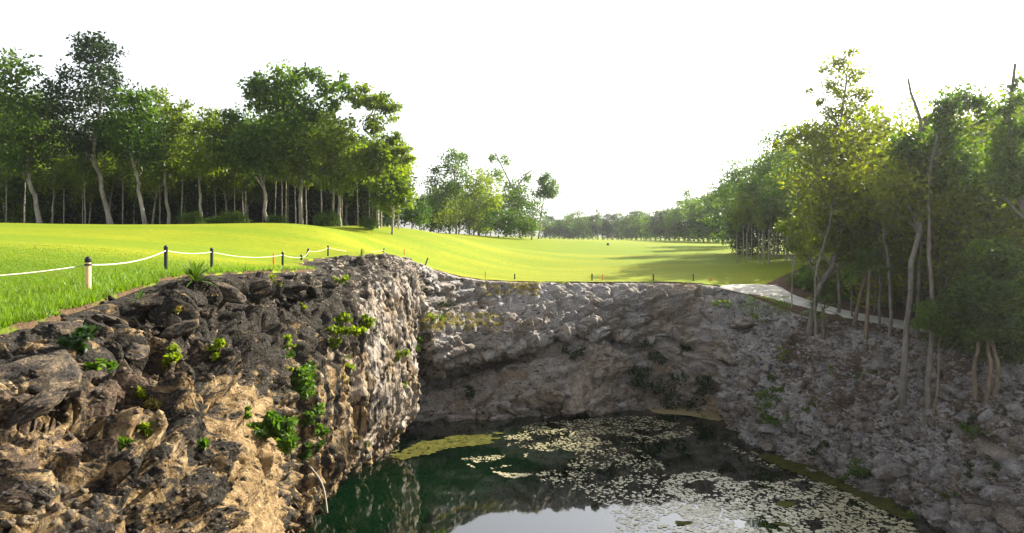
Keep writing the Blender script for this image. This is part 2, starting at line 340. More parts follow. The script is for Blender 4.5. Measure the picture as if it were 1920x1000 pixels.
def nine(k, pts):
    # between rim and ledge the near-left stations get an overhanging cap with a hollow under it
    if len(pts) == 9: return pts
    rim, led = np.array(pts[1], float), np.array(pts[2], float)
    if 2 <= k <= 7:
        w_ = {2: .5, 3: 1., 4: 1., 5: .9, 6: .7, 7: .4}[k]
        cap = rim + (led - rim) * np.array([.95, .95, .12]) * w_ + (led - rim) * .33 * (1 - w_)
        und = rim + (led - rim) * np.array([-.2, -.2, 1.2]) * w_ + (led - rim) * .67 * (1 - w_)
    else: cap, und = rim + (led - rim) * .33, rim + (led - rim) * .67
    return [pts[0], pts[1], tuple(cap), tuple(und)] + list(pts[2:])
P = np.array([nine(k, s[0]) for k, s in enumerate(ST)], float)    # NS,9,3
outw = P[:, 0, :2] - C0; outw /= np.linalg.norm(outw, axis=1)[:, None]
p0 = P[:, 0].copy(); p0[:, :2] += outw * 1.6; p0[:, 2] -= 0.45
inw = C0 - P[:, 8, :2]; inw /= np.linalg.norm(inw, axis=1)[:, None]
p8 = P[:, 8].copy(); p8[:, :2] += inw * 2.5; p8[:, 2] = -13.2
P = np.concatenate([p0[:, None], P, p8[:, None]], 1)             # NS,11,3
WT = np.array([list(s[1]) + list(s[2]) for s in ST], float)      # NS,7
def catmull(A, t):
    """A: closed list along axis 0, t in [0,NS)"""
    i = np.floor(t).astype(int); f = (t - i).reshape((-1,) + (1,) * (A.ndim - 1)); n = len(A)
    a, b, c, d = A[(i - 1) % n], A[i % n], A[(i + 1) % n], A[(i + 2) % n]
    return 0.5 * (2 * b + (c - a) * f + (2 * a - 5 * b + 4 * c - d) * f ** 2 + (3 * b - a - 3 * c + d) * f ** 3)
# columns: dense where near the camera and in view
tt = np.linspace(0, NS, 4001)
mid_pts = catmull(P, tt)
dist = np.linalg.norm(mid_pts[:, 6], axis=1)
step = np.linalg.norm(np.diff(mid_pts[:, 5], axis=0), axis=1)
inview = (tt >= 0.5) & (tt <= 21.3)
dens = np.where(inview, 1 / np.clip(dist, 5.0, 60), 0.008)
cum = np.concatenate([[0], np.cumsum(step * (dens[1:] + dens[:-1]) / 2)])
NU = 1500
tu = np.interp(np.linspace(0, cum[-1], NU, endpoint=False), cum, tt)
rows = np.concatenate([np.linspace(0, 1, 8, endpoint=False), np.linspace(1, 7, 200, endpoint=False), np.linspace(7, 9, 80, endpoint=False), np.linspace(9, 10, 8)])
NV = len(rows)
PU = catmull(P, tu)                                              # NU,9,3
def catmull_open(A, v):
    i = np.clip(np.floor(v).astype(int), 0, A.shape[1] - 2); f = (v - i)[None, :, None]; n = A.shape[1]
    g = lambda k: A[:, np.clip(k, 0, n - 1)]
    a, b, c, d = g(i - 1), g(i), g(i + 1), g(i + 2)
    return 0.5 * (2 * b + (c - a) * f + (2 * a - 5 * b + 4 * c - d) * f ** 2 + (3 * b - a - 3 * c + d) * f ** 3)
GR = catmull_open(PU, rows)                                      # NU,NV,3
WU = catmull(WT, tu)                                             # NU,7
def grid_normals(Gd):
    du = np.roll(Gd, -1, 0) - np.roll(Gd, 1, 0); dv = np.gradient(Gd, axis=1)
    n = np.cross(du, dv); n /= np.linalg.norm(n, axis=2)[..., None] + 1e-9
    return n
Nn = grid_normals(GR)
if (Nn[NU // 2, 90] * np.array([C0[0], C0[1], 5]) - Nn[NU // 2, 90] * GR[NU // 2, 90]).sum() < 0: Nn = -Nn
p = GR.reshape(-1, 3); n3 = Nn.reshape(-1, 3)
wl, ws, wf, wc = [np.repeat(WU[:, k], NV) for k in (3, 4, 5, 6)]
rr = np.tile(np.interp(rows, [0, 1, 2, 5, 6, 7, 8, 9, 10], [0, 1, 2, 3, 4, 5, 6, 7, 8]), NU)
TUR = np.repeat(tu, NV)
face = smooth(2.3, 3.0, TUR) * (1 - smooth(4.0, 4.7, TUR)) * smooth(3.7, 4.3, rr) * (1 - smooth(5.5, 6.2, rr))   # the smooth tan face
fade = smooth(0.9, 1.7, rr) * (1 - 0.3 * smooth(7, 8, rr))
near = np.linalg.norm(p, axis=1)
warp = np.stack([fbm(p * 0.35, 3, 90), fbm(p * 0.35, 3, 91), fbm(p * 0.35, 3, 92)], 1)
q = p + warp * 0.45
# blocky boulders, large and middling
d1, d2, cid = worley(q * np.array([0.30, 0.30, 0.42]), 3)
disp = wl * ((cid - 0.5) * 1.1 + smooth(0.0, 0.16, d2 - d1) * 0.55 - 0.4) * 0.75 * smooth(10, 13, np.repeat(tu, NV))
d1, d2, cid = worley(q * np.array([0.75, 0.75, 1.05]), 4)
disp += wl * ((cid - 0.5) * 0.9 + smooth(0.0, 0.22, d2 - d1) * 0.5 - 0.3) * 0.42 * (1 - 0.85 * wf)
# bedding: horizontal ledges
zz = p[:, 2] + 0.22 * fbm(p * 0.55, 3, 40) + np.where(TUR > 10.8, -0.27, 0.08) * p[:, 0] + 0.05 * p[:, 1]
sz = zz * np.where(TUR > 10.8, 1.25, 2.3); saw = sz - np.floor(sz)
strata = (smooth(0.0, 0.6, saw) - smooth(0.72, 1.0, saw)) - 0.4
disp += ws * strata * 0.42 * (0.35 + 1.1 * np.clip(fbm(p * 0.45, 2, 44) + .5, 0, 1)) * (1 - 0.92 * wf)
# flutes: upright grooves on the cliff face
facing = 1 - np.abs(n3[:, 2])
qf = (p + warp * 0.5) * np.array([0.85, 0.85, 0.10])
disp += wf * facing * (ridged(qf, 2, 21) - 0.55) * 1.45
qf = (p + warp * 0.3) * np.array([2.3, 2.3, 0.26])
disp += wf * facing * (ridged(qf, 3, 22) - 0.55) * 0.60
# craggy ridges at two sizes
disp += (wl * 0.5 + 0.3) * (ridged(q * 0.8, 5, 55) - 0.5) * 0.34 * (1 - 0.85 * wf * facing)
disp += (0.30 + 0.3 * wl) * (ridged(q * np.array([2.4, 2.4, 3.2]), 4, 66) - 0.5) * 0.22 * (1 - 0.35 * wf * facing)
qj = p + warp * 0.3 + 0.10 * np.stack([fbm(p * 2.2, 3, 94), fbm(p * 2.2, 3, 95), fbm(p * 2.2, 3, 96)], 1)
disp += (1 - .8 * wc) * (1 - .8 * np.clip(wf - .25, 0, 1) / .75 * facing) * (facets(qj * np.array([.8, .8, 1.25]), 201) * .34 + facets(qj * np.array([2.1, 2.1, 3.0]), 202) * .15 + facets(qj * np.array([5.2, 5.2, 7.0]), 203) * .055)
# open joints that break the rock into blocks
c1, c2, ccid = worley((p + warp * 0.35) * np.array([0.95, 0.95, 1.5]), 33)
disp += (1 - wc) * ((ccid - .5) * .30 - (1 - smooth(0.0, 0.07, c2 - c1)) * 0.24) * (1 - .75 * wf)
# cobbles on the scree
e1, e2, eid = worley(q * 1.3, 12)
disp += wc * (np.sqrt(np.clip(0.75 - e1, 0, 1)) - 0.45 + (eid - .5) * .7) * 0.58
e1, e2, eid = worley(q * 2.9, 14)
disp += wc * (np.sqrt(np.clip(0.75 - e1, 0, 1)) - 0.45 + (eid - .5) * .5) * 0.28
g1, g2, gid = worley(q * 5.2, 13)
disp += (wc * 0.09 + 0.04) * (smooth(0.0, 0.5, g1) * -1 + 0.5 + (gid - .5) * .6) * (1 - 0.7 * wf)
fine = fbm(p * 6.5, 3, 77)
disp += 0.035 * fine
disp *= 1 - 0.62 * face
qd = p @ np.array([[.5, 0, .3], [0, .5, .2], [.35, .2, 1.0]]) * np.array([2.4, 2.4, .5])
disp += face * (ridged(qd, 3, 88) - .5) * .10
far_lid = smooth(10.6, 11.2, TUR) * (1 - smooth(14.2, 15, TUR)) * smooth(4.2, 5, rr) * (1 - smooth(6.2, 6.9, rr))
disp *= 1 - .5 * far_lid
disp *= fade
# keep the rim low so that it never hides the lawn
cap = 1 - 0.75 * (1 - smooth(1.2, 3.0, rr)) * (disp > 0)
disp *= cap
V = p + n3 * disp[:, None]
# rocks near the camera crumble sideways too
V[:, :2] += (np.stack([fbm(p * 1.7, 3, 31), fbm(p * 1.7, 3, 32)], 1) * 0.12) * fade[:, None]
TONE = np.stack([np.repeat(WU[:, k], NV) for k in range(3)], 1)
# upper ledges carry a black weathered crust, fresh faces are tan
TONE[:, 1] += 0.19 * (1 - smooth(3.4, 4.6, rr + 0.7 * fbm(p * 0.8, 3, 15))) * smooth(1.5, 3.6, TUR) * (1 - smooth(8.0, 11, TUR))
TONE[:, 1] += 0.15 * (1 - smooth(8, 11, TUR)) + 0.10 * (1 - smooth(2.8, 3.6, TUR))
TONE[:, 1] -= 0.14 * smooth(3.6, 5.2, rr) * (1 - smooth(9.5, 11, np.repeat(tu, NV)))
TONE[:, 0] += 0.25 * smooth(4.5, 6.5, rr) * (1 - .7 * smooth(6, 8, TUR))
TONE[:, 2] -= 0.30 * smooth(3.5, 6, rr) * smooth(16, 18, np.repeat(tu, NV))
TONE[:, 1] -= 0.22 * face; TONE[:, 2] -= 0.3 * face
TONE[:, 2] += 0.38 * (1 - smooth(3.4, 4.2, rr)) * smooth(2.4, 2.9, rr) * (1 - smooth(3.5, 4.6, TUR))
TONE[:, 1] -= 0.20 * smooth(10.6, 11.4, TUR) * (1 - smooth(16, 17.2, TUR))
pn = fbm(p * 0.35, 3, 120)
TONE[:, 2] += (0.16 + 0.5 * pn) * smooth(17.0, 18, TUR)
TONE[:, 1] += (0.05 - 0.35 * fbm(p * 0.5, 3, 121)) * smooth(17.0, 18, TUR)
TONE[:, 1] -= 0.02 * smooth(16.6, 17.6, TUR)
TONE[:, 0] += 0.25 * (1 - smooth(5.5, 7.5, TUR)) * smooth(2.5, 4, TUR)
TONE[:, 0] += 0.02 * smooth(10.6, 11.4, TUR) * (1 - smooth(16, 17, TUR))
TONE = np.clip(TONE, 0, 1)
FLUTE = np.clip(wf * facing * smooth(2.6, 4.2, rr) * 1.2, 0, 1); FG_ = FLUTE.reshape(NU, NV)
VG = V.reshape(NU, NV, 3); TG = TONE.reshape(NU, NV, 3)
FACES_ALL = None
def cliff_part(name, t0, t1):
    idx = np.where((tu >= t0) & (tu <= t1))[0]
    if idx[-1] < NU - 1: idx = np.append(idx, idx[-1] + 1)
    else: idx = np.append(idx, 0)
    v = VG[idx].reshape(-1, 3); f = grid_faces(len(idx), NV)
    o = mesh_obj(name, v, f, MAT['rock'], attrs={'tone': TG[idx].reshape(-1, 3), 'flute': FG_[idx].ravel()}, smooth_shade=True)
    return tag(o, kind='structure')
left_cliff = cliff_part('cliff_left', 0.0, 10.6)
far_cliff = cliff_part('cliff_far', 10.6, 16.5)
slope = cliff_part('rocky_slope', 16.5, 22.6)
near_rim = cliff_part('rock_rim', 22.6, 26.0)

# ------------------------------------------------------------------ lawn height field
ctrl = [(*P[k, 1, :2], P[k, 1, 2] + 0.05) for k in range(NS)]
ctrl += [(-20,47,.34),(-37,48,.45),(-60,48,.5),(-13,47,.0),(-20,58,.05),(-40,60,.05),(-60,60,.1),(-30,75,-.2),(-12,58,.0),(-25,36,-.25),(-15,25,-.75),(-30,20,-.4),(-15,10,-.8),(-10,12,-.95),(-8,65,-.25),(-6,90,-.9),
         (0,120,-1.5),(15,130,-2.2),(40,125,-2.7),(0,60,-3.0),(0,80,-2.2),(15,60,-3.2),(25,62,-3.0),(25,90,-2.6),(-40,100,.0),
         (60,150,-3),(0,300,-4.5),(150,300,-4),(-150,300,-1),(-200,100,1),(200,100,-3),(-200,-100,0),(200,-100,-4),(0,-100,-2),(0,450,-5),
         (30,40,-4.5),(33,30,-4.6),(45,35,-3.6),(40,50,-3.6),(-9.84,36.5,-1.48),(-8.9,26.5,-1.45),(-8.6,46,-1.75)]
ctrl = np.array(ctrl, float); XY = ctrl[:, :2]
def _phi(r): return np.where(r > 0, r * r * np.log(r + 1e-12), 0.0)
K = _phi(np.linalg.norm(XY[:, None] - XY[None], axis=2)) + np.eye(len(XY)) * 0.5
Pm = np.c_[np.ones(len(XY)), XY]
A = np.block([[K, Pm], [Pm.T, np.zeros((3, 3))]])
sol = np.linalg.solve(A, np.r_[ctrl[:, 2], 0, 0, 0]); cw, ca = sol[:-3], sol[-3:]
def ground(x, y):
    q_ = np.stack([np.ravel(x), np.ravel(y)], 1).astype(float)
    out = np.empty(len(q_))
    for s in range(0, len(q_), 20000):
        qq = q_[s:s + 20000]
        out[s:s + 20000] = _phi(np.linalg.norm(qq[:, None] - XY[None], axis=2)) @ cw + np.c_[np.ones(len(qq)), qq] @ ca
    return out
def gz(x, y): return float(ground([x], [y])[0])

edge = catmull(P[:, 1], np.linspace(0, NS, 901)[:-1])            # lawn edge curve
NE = len(edge)
te = np.linspace(0, NS, 901)[:-1]
ed = edge[:, :2] - C0; el = np.linalg.norm(ed, axis=1); ed /= el[:, None]
jit = 0.38 * fbm(np.c_[edge[:, :2] * 0.9, np.zeros(NE)], 4, 5) + 0.08 * fbm(np.c_[edge[:, :2] * 4, np.zeros(NE)], 3, 6)
ss = np.r_[-0.06, 0.0, np.geomspace(0.12, 440, 70)]
LX = edge[:, None, 0] + ed[:, None, 0] * (ss[None, :] + jit[:, None] * np.exp(-np.clip(ss, 0, 99) / 3)[None, :])
LY = edge[:, None, 1] + ed[:, None, 1] * (ss[None, :] + jit[:, None] * np.exp(-np.clip(ss, 0, 99) / 3)[None, :])
LZ = ground(LX, LY).reshape(LX.shape) + 0.03
LZ[:, 0] -= 0.16
LZ += 0.02 * fbm(np.c_[LX.ravel() * 1.2, LY.ravel() * 1.2, np.zeros(LX.size)], 3, 8).reshape(LX.shape) * np.exp(-ss / 30)[None, :]
LV = np.stack([LX, LY, LZ], 2)
LV2 = np.concatenate([LV, LV[:1]], 0)
soil = np.clip(1.15 - ss / 0.9, 0, 1)[None, :] * np.ones((NE + 1, 1))
far_soil = ((te > 10.8) & (te < 14.2)).astype(float)
soil *= np.clip(0.55 + 1.1 * fbm(np.c_[np.r_[edge[:, :2], edge[:1, :2]] * 0.8, np.zeros(NE + 1)], 4, 66), 0, 1.3)[:, None]
soil *= (0.62 + 0.2 * np.r_[((te > 1) & (te < 7.3)).astype(float), 0])[:, None]
soil[:, :3] = np.clip(0.75 + 1.3 * fbm(np.c_[np.r_[edge[:, :2], edge[:1, :2]] * 1.3, np.zeros(NE + 1)], 3, 67), .2, 1.4)[:, None]
lawn = mesh_obj('lawn', LV2.reshape(-1, 3), grid_faces(NE + 1, len(ss)), MAT['lawn'], attrs={'soil': soil.ravel(), 'thatch_shade': (1 - smooth(11, 27, np.hypot(LV2[..., 0] * .6, LV2[..., 1]))).ravel()}, smooth_shade=True)
tag(lawn, kind='structure')
# forest floor on the right bank
fi = np.where((te > 17.25) & (te < 24))[0]
FV = LV[fi].copy(); FV[:, :, 2] += 0.03
FV[:, :, 2] += 0.08 * fbm(FV.reshape(-1, 3) * 0.8, 3, 81).reshape(FV.shape[:2])
ff = mesh_obj('forest_floor', FV.reshape(-1, 3), grid_faces(len(fi), len(ss)), MAT['litter'], smooth_shade=True); tag(ff, kind='structure')

def bvh_of(*obs):
    vs, fs, o = [], [], 0
    for ob in obs:
        me = ob.data; a = np.empty(len(me.vertices) * 3, np.float32); me.vertices.foreach_get('co', a); a = a.reshape(-1, 3)
        f = np.empty(len(me.loops), np.int32); me.loops.foreach_get('vertex_index', f)
        vs.append(a); fs.append(f.reshape(-1, 4) + o); o += len(a)
    return BVHTree.FromPolygons(np.concatenate(vs).tolist(), np.concatenate(fs).tolist())
BV = bvh_of(left_cliff, far_cliff, slope, lawn, ff)
def ray(px, py):
    d = Vector(((px - CX) / F, 1, (HY - py) / F)); hit, nrm, _, _ = BV.ray_cast(Vector((0, 0, 0)), d.normalized())
    if hit is None: return None, None
    if nrm.dot(d) > 0: nrm = -nrm
    return hit, nrm
def at(px, py, d): return np.array([(px - CX) / F * d, d, (HY - py) / F * d])
def drop(x, y):
    hit, nrm, _, _ = BV.ray_cast(Vector((x, y, 5)), Vector((0, 0, -1)))
    return hit.z if hit else gz(x, y)
def on_water(px, py):
    d = -WATER_Z * F / (py - HY); return np.array([(px - CX) / F * d, d, WATER_Z])

# ------------------------------------------------------------------ cart path
pl = [(1346,540),(1400,552),(1480,571),(1580,597),(1690,619),(1800,640),(1930,668)]
pr = [(1372,536),(1455,537),(1492,556),(1580,583),(1690,603),(1800,619),(1930,640)]
def on_ground(px, py):
    d = 45.0
    for _ in range(60):
        z = gz((px - CX) / F * d, d); d += 0.5 * (-z * F / (py - HY) - d); d = min(max(d, 15), 80)
    return np.array([(px - CX) / F * d, d])
def spl(pts, n):
    A_ = np.array(pts, float); t = np.linspace(0, len(A_) - 1, n); i = np.clip(np.floor(t).astype(int), 0, len(A_) - 2); f = (t - i)[:, None]
    g = lambda k: A_[np.clip(k, 0, len(A_) - 1)]
    a, b, c, d = g(i - 1), g(i), g(i + 1), g(i + 2)
    return 0.5 * (2 * b + (c - a) * f + (2 * a - 5 * b + 4 * c - d) * f ** 2 + (3 * b - a - 3 * c + d) * f ** 3)
PLw = spl([on_ground(*a) for a in pl], 90); PRw = spl([on_ground(*a) for a in pr], 90)
sv = np.linspace(0, 1, 12)
pxy = PLw[:, None] * (1 - sv)[None, :, None] + PRw[:, None] * sv[None, :, None]
pz = ground(pxy[..., 0], pxy[..., 1]).reshape(pxy.shape[:2]) + 0.12
pz[:, 0] -= 0.1; pz[:, -1] -= 0.1; pz[0] -= 0.1; pz[-1] -= 0.1
path = mesh_obj('path', np.concatenate([pxy, pz[..., None]], 2).reshape(-1, 3), grid_faces(90, 12), MAT['path'], smooth_shade=True); tag(path, kind='structure')

# ------------------------------------------------------------------ pool
wv = [(-13, 4), (20, 4), (20, 46), (-13, 46)]
bm = bmesh.new(); [bm.verts.new((x, y, WATER_Z)) for x, y in wv]; bm.verts.ensure_lookup_table(); bm.faces.new(bm.verts)
me = bpy.data.meshes.new('water'); bm.to_mesh(me); bm.free(); me.materials.append(MAT['water'])
water = bpy.data.objects.new('water', me); COL.objects.link(water); tag(water, kind='structure')

# ------------------------------------------------------------------ stones lying on the rock
def stone_mesh(k, sub=2, mat='stone'):
    bm = bmesh.new(); bmesh.ops.create_icosphere(bm, subdivisions=sub, radius=1.0)
    v = np.array([x.co[:] for x in bm.verts]); s = 100 + k * 7
    d1_, d2_, c_ = worley(v * 1.1 + k * 3.3, s)
    r = 0.72 + 0.38 * (c_ - 0.3) * smooth(0, .3, d2_ - d1_) + 0.22 * fbm(v * 1.6, 3, s + 1)
    if sub > 2: r += 0.10 * ridged(v * 3.2, 4, s + 2) - 0.05
    v = v * r[:, None] * np.array([1.0, 0.8 + 0.05 * (k % 4), 0.62 + 0.06 * (k % 3)])
    for x, c in zip(bm.verts, v): x.co = c
    me = bpy.data.meshes.new('stone'); bm.to_mesh(me); bm.free(); me.materials.append(MAT[mat])
    if sub > 2: me.polygons.foreach_set('use_smooth', np.ones(len(me.polygons), bool))
    return me
def block_mesh(k, mat='stone'):
    rg_ = np.random.default_rng(900 + k); bm = bmesh.new()
    q_ = rg_.normal(size=(15, 3)); q_ /= np.linalg.norm(q_, axis=1)[:, None]; q_ *= rg_.uniform(.75, 1.1, (15, 1)) * np.array([1, .85, .8])
    for c in q_: bm.verts.new(c)
    r_ = bmesh.ops.convex_hull(bm, input=bm.verts); bmesh.ops.delete(bm, geom=[g_ for g_ in r_['geom_interior'] if isinstance(g_, bmesh.types.BMVert)], context='VERTS')
    bmesh.ops.bevel(bm, geom=list(bm.edges), offset=.07, segments=1, affect='EDGES', profile=.5, clamp_overlap=True)
    bmesh.ops.triangulate(bm, faces=bm.faces)
    for _ in range(3): bmesh.ops.subdivide_edges(bm, edges=bm.edges, cuts=1, use_grid_fill=True)
    v = np.array([x.co[:] for x in bm.verts]); n_ = v / np.linalg.norm(v, axis=1)[:, None]
    v = v + n_ * (.16 * fbm(v * 1.5, 4, 300 + k) + .12 * (ridged(v * 3.2, 4, 320 + k) - .5))[:, None]
    ln_ = np.linalg.norm(v, axis=1)[:, None]; v = v / ln_ * np.minimum(ln_, 1.15)
    for x, c in zip(bm.verts, v): x.co = c
    me = bpy.data.meshes.new('boulder'); bm.to_mesh(me); bm.free(); me.materials.append(MAT[mat]); me.polygons.foreach_set('use_smooth', np.ones(len(me.polygons), bool)); return me
STONES = [stone_mesh(k) for k in range(9)]
BOULDERS = [block_mesh(k) for k in range(6)]
FBOULD = [block_mesh(30 + k, 'stone_far') for k in range(5)]
BSTONES = [stone_mesh(40 + k, 2, 'stone_brown') for k in range(6)]
BBOULD = [block_mesh(50 + k, 'stone_brown') for k in range(4)]
def put_stone(parent, pos, size, me, sink=0.25, flat=1.0):
    o = bpy.data.objects.new('boulder' if me in BOULDERS or me in BBOULD or me in FBOULD else 'stone', me); COL.objects.link(o); o.parent = parent
    o.location = (pos[0], pos[1], pos[2] - size * (0.1 - 0.0 * sink)); o.scale = (size * R.uniform(.8, 1.3), size * R.uniform(.8, 1.2), size * R.uniform(.7, 1.0) * flat)
    o.rotation_euler = (R.uniform(-.5, .5), R.uniform(-.5, .5), R.uniform(0, 6.28)); return o
# scree: stones picked out one by one, largest where the photograph shows them
cnt = 0
while cnt < 245:
    px, py = R.uniform(1350, 1920), R.uniform(600, 1000)
    h, n_ = ray(px, py)
    if h is None or h.z < WATER_Z - 0.05 or h.y > 45 or h.x < 11: continue
    if n_.z < 0.1: continue
    s = 0.14 + 0.50 * R.random() ** 3.2 + (0.12 if py > 780 and px > 1600 else 0) * R.random()
    put_stone(slope, h, s, R.choice(STONES)); cnt += 1
for px, py, s in [(1665,880,.75),(1640,905,.5),(1880,850,.9),(1800,900,.8),(1900,930,.9),(1760,960,.7),(1850,780,.6),(1700,930,.5),(1560,790,.5),(1480,800,.5),(1540,860,.45),(1900,760,.5),(1830,960,.8)]:
    h, n_ = ray(px, py)
    if h: put_stone(slope, h, s, R.choice(BOULDERS))
for px, py, s, fl in [(1085,700,1.9,1.1),(1020,740,1.2,.9),(1190,740,1.3,1.0),(1140,665,1.5,1.1),(1150,735,1.1,1.0),(1290,740,.7,.8),(900,775,.6,.8),(960,765,.7,.8),(1400,610,1.1,.6),(1370,660,.9,.8)]:
    h, n_ = ray(px, py)
    if h: put_stone(far_cliff, h + n_ * (-0.25 * s), s * 1.3, R.choice(FBOULD), flat=fl)
for k in range(26):
    h, n_ = ray(R.uniform(900, 1350), R.uniform(560, 780))
    if h and n_.z > 0.05: put_stone(far_cliff, h, 0.15 + 0.4 * R.random() ** 2, R.choice(STONES))
for px, py, s in [(120,625,.42),(215,605,.34),(290,560,.30),(250,650,.3),(330,610,.36),(80,690,.4),(160,720,.25),(60,760,.3),(420,545,.4),(480,530,.4),(380,590,.35)]:
    h, n_ = ray(px, py)
    if h: put_stone(left_cliff, h, s, R.choice(BBOULD), flat=.6)
for k in range(60):
    h, n_ = ray(R.uniform(0, 560), R.uniform(560, 1000))
    if h and n_.z > 0.3 and h.y < 22 and h.x > -7.5:
        put_stone(left_cliff, h, (0.02 + 0.09 * R.random() ** 2) * h.y / 8, R.choice(BSTONES))
for k in range(46):
    i_ = int(R.uniform(1.6, 7.0) / NS * NE); o_2 = R.uniform(-.1, .45); x_, y_ = edge[i_, :2] + ed[i_] * o_2
    put_stone(left_cliff, (x_, y_, drop(x_, y_) + .02), R.uniform(.04, .12), R.choice(BSTONES), flat=.7)
for k in range(34):
    h, n_ = ray(R.uniform(1400, 1915), R.uniform(640, 985))
    if h and h.x > 11.5 and WATER_Z < h.z < -5.6: put_stone(slope, h, R.uniform(.3, .75), R.choice(BOULDERS))
# small rubble nobody could count
ico = np.array([(1,0,0),(-1,0,0),(0,1,0),(0,-1,0),(0,0,1),(0,0,-1)], float)
icf = np.array([(0,2,4),(2,1,4),(1,3,4),(3,0,4),(2,0,5),(1,2,5),(3,1,5),(0,3,5)])
def rubble(name, parent, n, box, smin, smax, mat):
    vs, fs = [], []
    k = 0; tries = 0
    while k < n and tries < n * 4:
        tries += 1
        h, n_ = ray(R.uniform(box[0], box[2]), R.uniform(box[1], box[3]))
        if h is None or n_.z < 0.15 or h.z < WATER_Z or (h.z > -5 and h.x > 5) or (h.x < 0 and gz(h.x, h.y) - h.z < 0.15 and h.x < -7): continue
        s = smin + (smax - smin) * R.random() ** 2
        v = ico * (0.7 + 0.6 * rng.random((6, 1))) * s * np.array([1, .8, .7]); a = R.uniform(0, 6.28); ca_, sa_ = math.cos(a), math.sin(a)
        v = v @ np.array([[ca_, -sa_, 0], [sa_, ca_, .3], [0, -.3, 1]])
        vs.append(v + np.array(h)); fs.append(icf + 6 * k); k += 1
    o = mesh_obj(name, np.concatenate(vs), np.concatenate(fs), mat, parent); o['kind'] = 'stuff'; return o
rubble('rubble', slope, 5200, (1360, 600, 1920, 1000), .03, .15, MAT['stone'])
rubble('rubble', left_cliff, 450, (0, 560, 480, 1000), .012, .05, MAT['stone_brown'])
for k in range(16):
    h, n_ = ray(R.uniform(790, 1340), R.uniform(735, 782))
    if h and h.z > WATER_Z - .1: put_stone(far_cliff, h, R.uniform(.3, .75), R.choice(FBOULD))

# ------------------------------------------------------------------ trees
def tube(pts, rad, sides=6):
    pts = np.asarray(pts, float); n = len(pts); tan = np.gradient(pts, axis=0); tan /= np.linalg.norm(tan, axis=1)[:, None] + 1e-9
    ref = np.array([0.31, 0.95, 0.05]); vs = []
    a = np.cross(tan, ref); a /= np.linalg.norm(a, axis=1)[:, None] + 1e-9; b = np.cross(tan, a)
    th = np.linspace(0, 2 * math.pi, sides, endpoint=False)
    ring = pts[:, None] + (np.cos(th)[None, :, None] * a[:, None] + np.sin(th)[None, :, None] * b[:, None]) * np.asarray(rad)[:, None, None]
    i = np.arange(n - 1)[:, None] * sides; j = np.arange(sides)[None, :]; j2 = (j + 1) % sides
    f = np.stack([i + j, i + j2, i + sides + j2, i + sides + j], 2).reshape(-1, 4)
    return ring.reshape(-1, 3), f
class Acc:
    def __init__(s): s.v, s.f, s.o = [], [], 0
    def add(s, v, f): s.v.append(v); s.f.append(np.asarray(f) + s.o); s.o += len(v)
    def get(s): return np.concatenate(s.v), np.concatenate(s.f)
def leaves(blobs, n, size, rg, up=0.5, sub=9, droop=0.0, spread=.55):
    """leaf-sized faces gathered into clumps inside each blob; returns verts, faces, tint"""
    vol = np.array([b[3] ** 2 for b in blobs]); cnts = np.maximum(10, (n * vol / vol.sum()).astype(int))
    cs, ti = [], []
    for (x, y, z, r), c in zip(blobs, cnts):
        k = max(3, int(sub * rg.uniform(.7, 1.3)))
        d = rg.normal(size=(k, 3)); d /= np.linalg.norm(d, axis=1)[:, None]
        sc_ = d * (rg.uniform(.25, 1.0, (k, 1)) ** .6) * r * np.array([1, 1, .8]) + np.array([x, y, z])
        sr = r * rg.uniform(.6, 1.3, k) * spread
        w_ = sr ** 2; pick = rg.choice(k, c, p=w_ / w_.sum())
        off = rg.normal(size=(c, 3)) * np.array([.62, .62, .42])
        l = np.linalg.norm(off, axis=1)[:, None]; off = off / np.maximum(l, 1e-6) * np.minimum(l, 1.5)
        cs.append(sc_[pick] + off * sr[pick][:, None])
        bt = rg.uniform(.1, .7); st_ = bt + rg.uniform(-.25, .25, k)
        ti.append(np.clip(st_[pick] + rg.uniform(-.15, .25, c), 0, 1))
    c = np.concatenate(cs); t = np.concatenate(ti); m = len(c)
    nrm = rg.normal(size=(m, 3)); nrm[:, 2] += up; nrm /= np.linalg.norm(nrm, axis=1)[:, None]
    a = np.cross(nrm, rg.normal(size=(m, 3))); a /= np.linalg.norm(a, axis=1)[:, None] + 1e-9; a[:, 2] -= droop
    b = np.cross(nrm, a); s = size * rg.uniform(.6, 1.35, (m, 1))
    v = np.stack([c - a * s * .5, c + b * s * .27, c + a * s * .5, c - b * s * .27], 1).reshape(-1, 3)
    f = np.arange(m * 4).reshape(-1, 4)
    return v, f, np.repeat(t, 4)
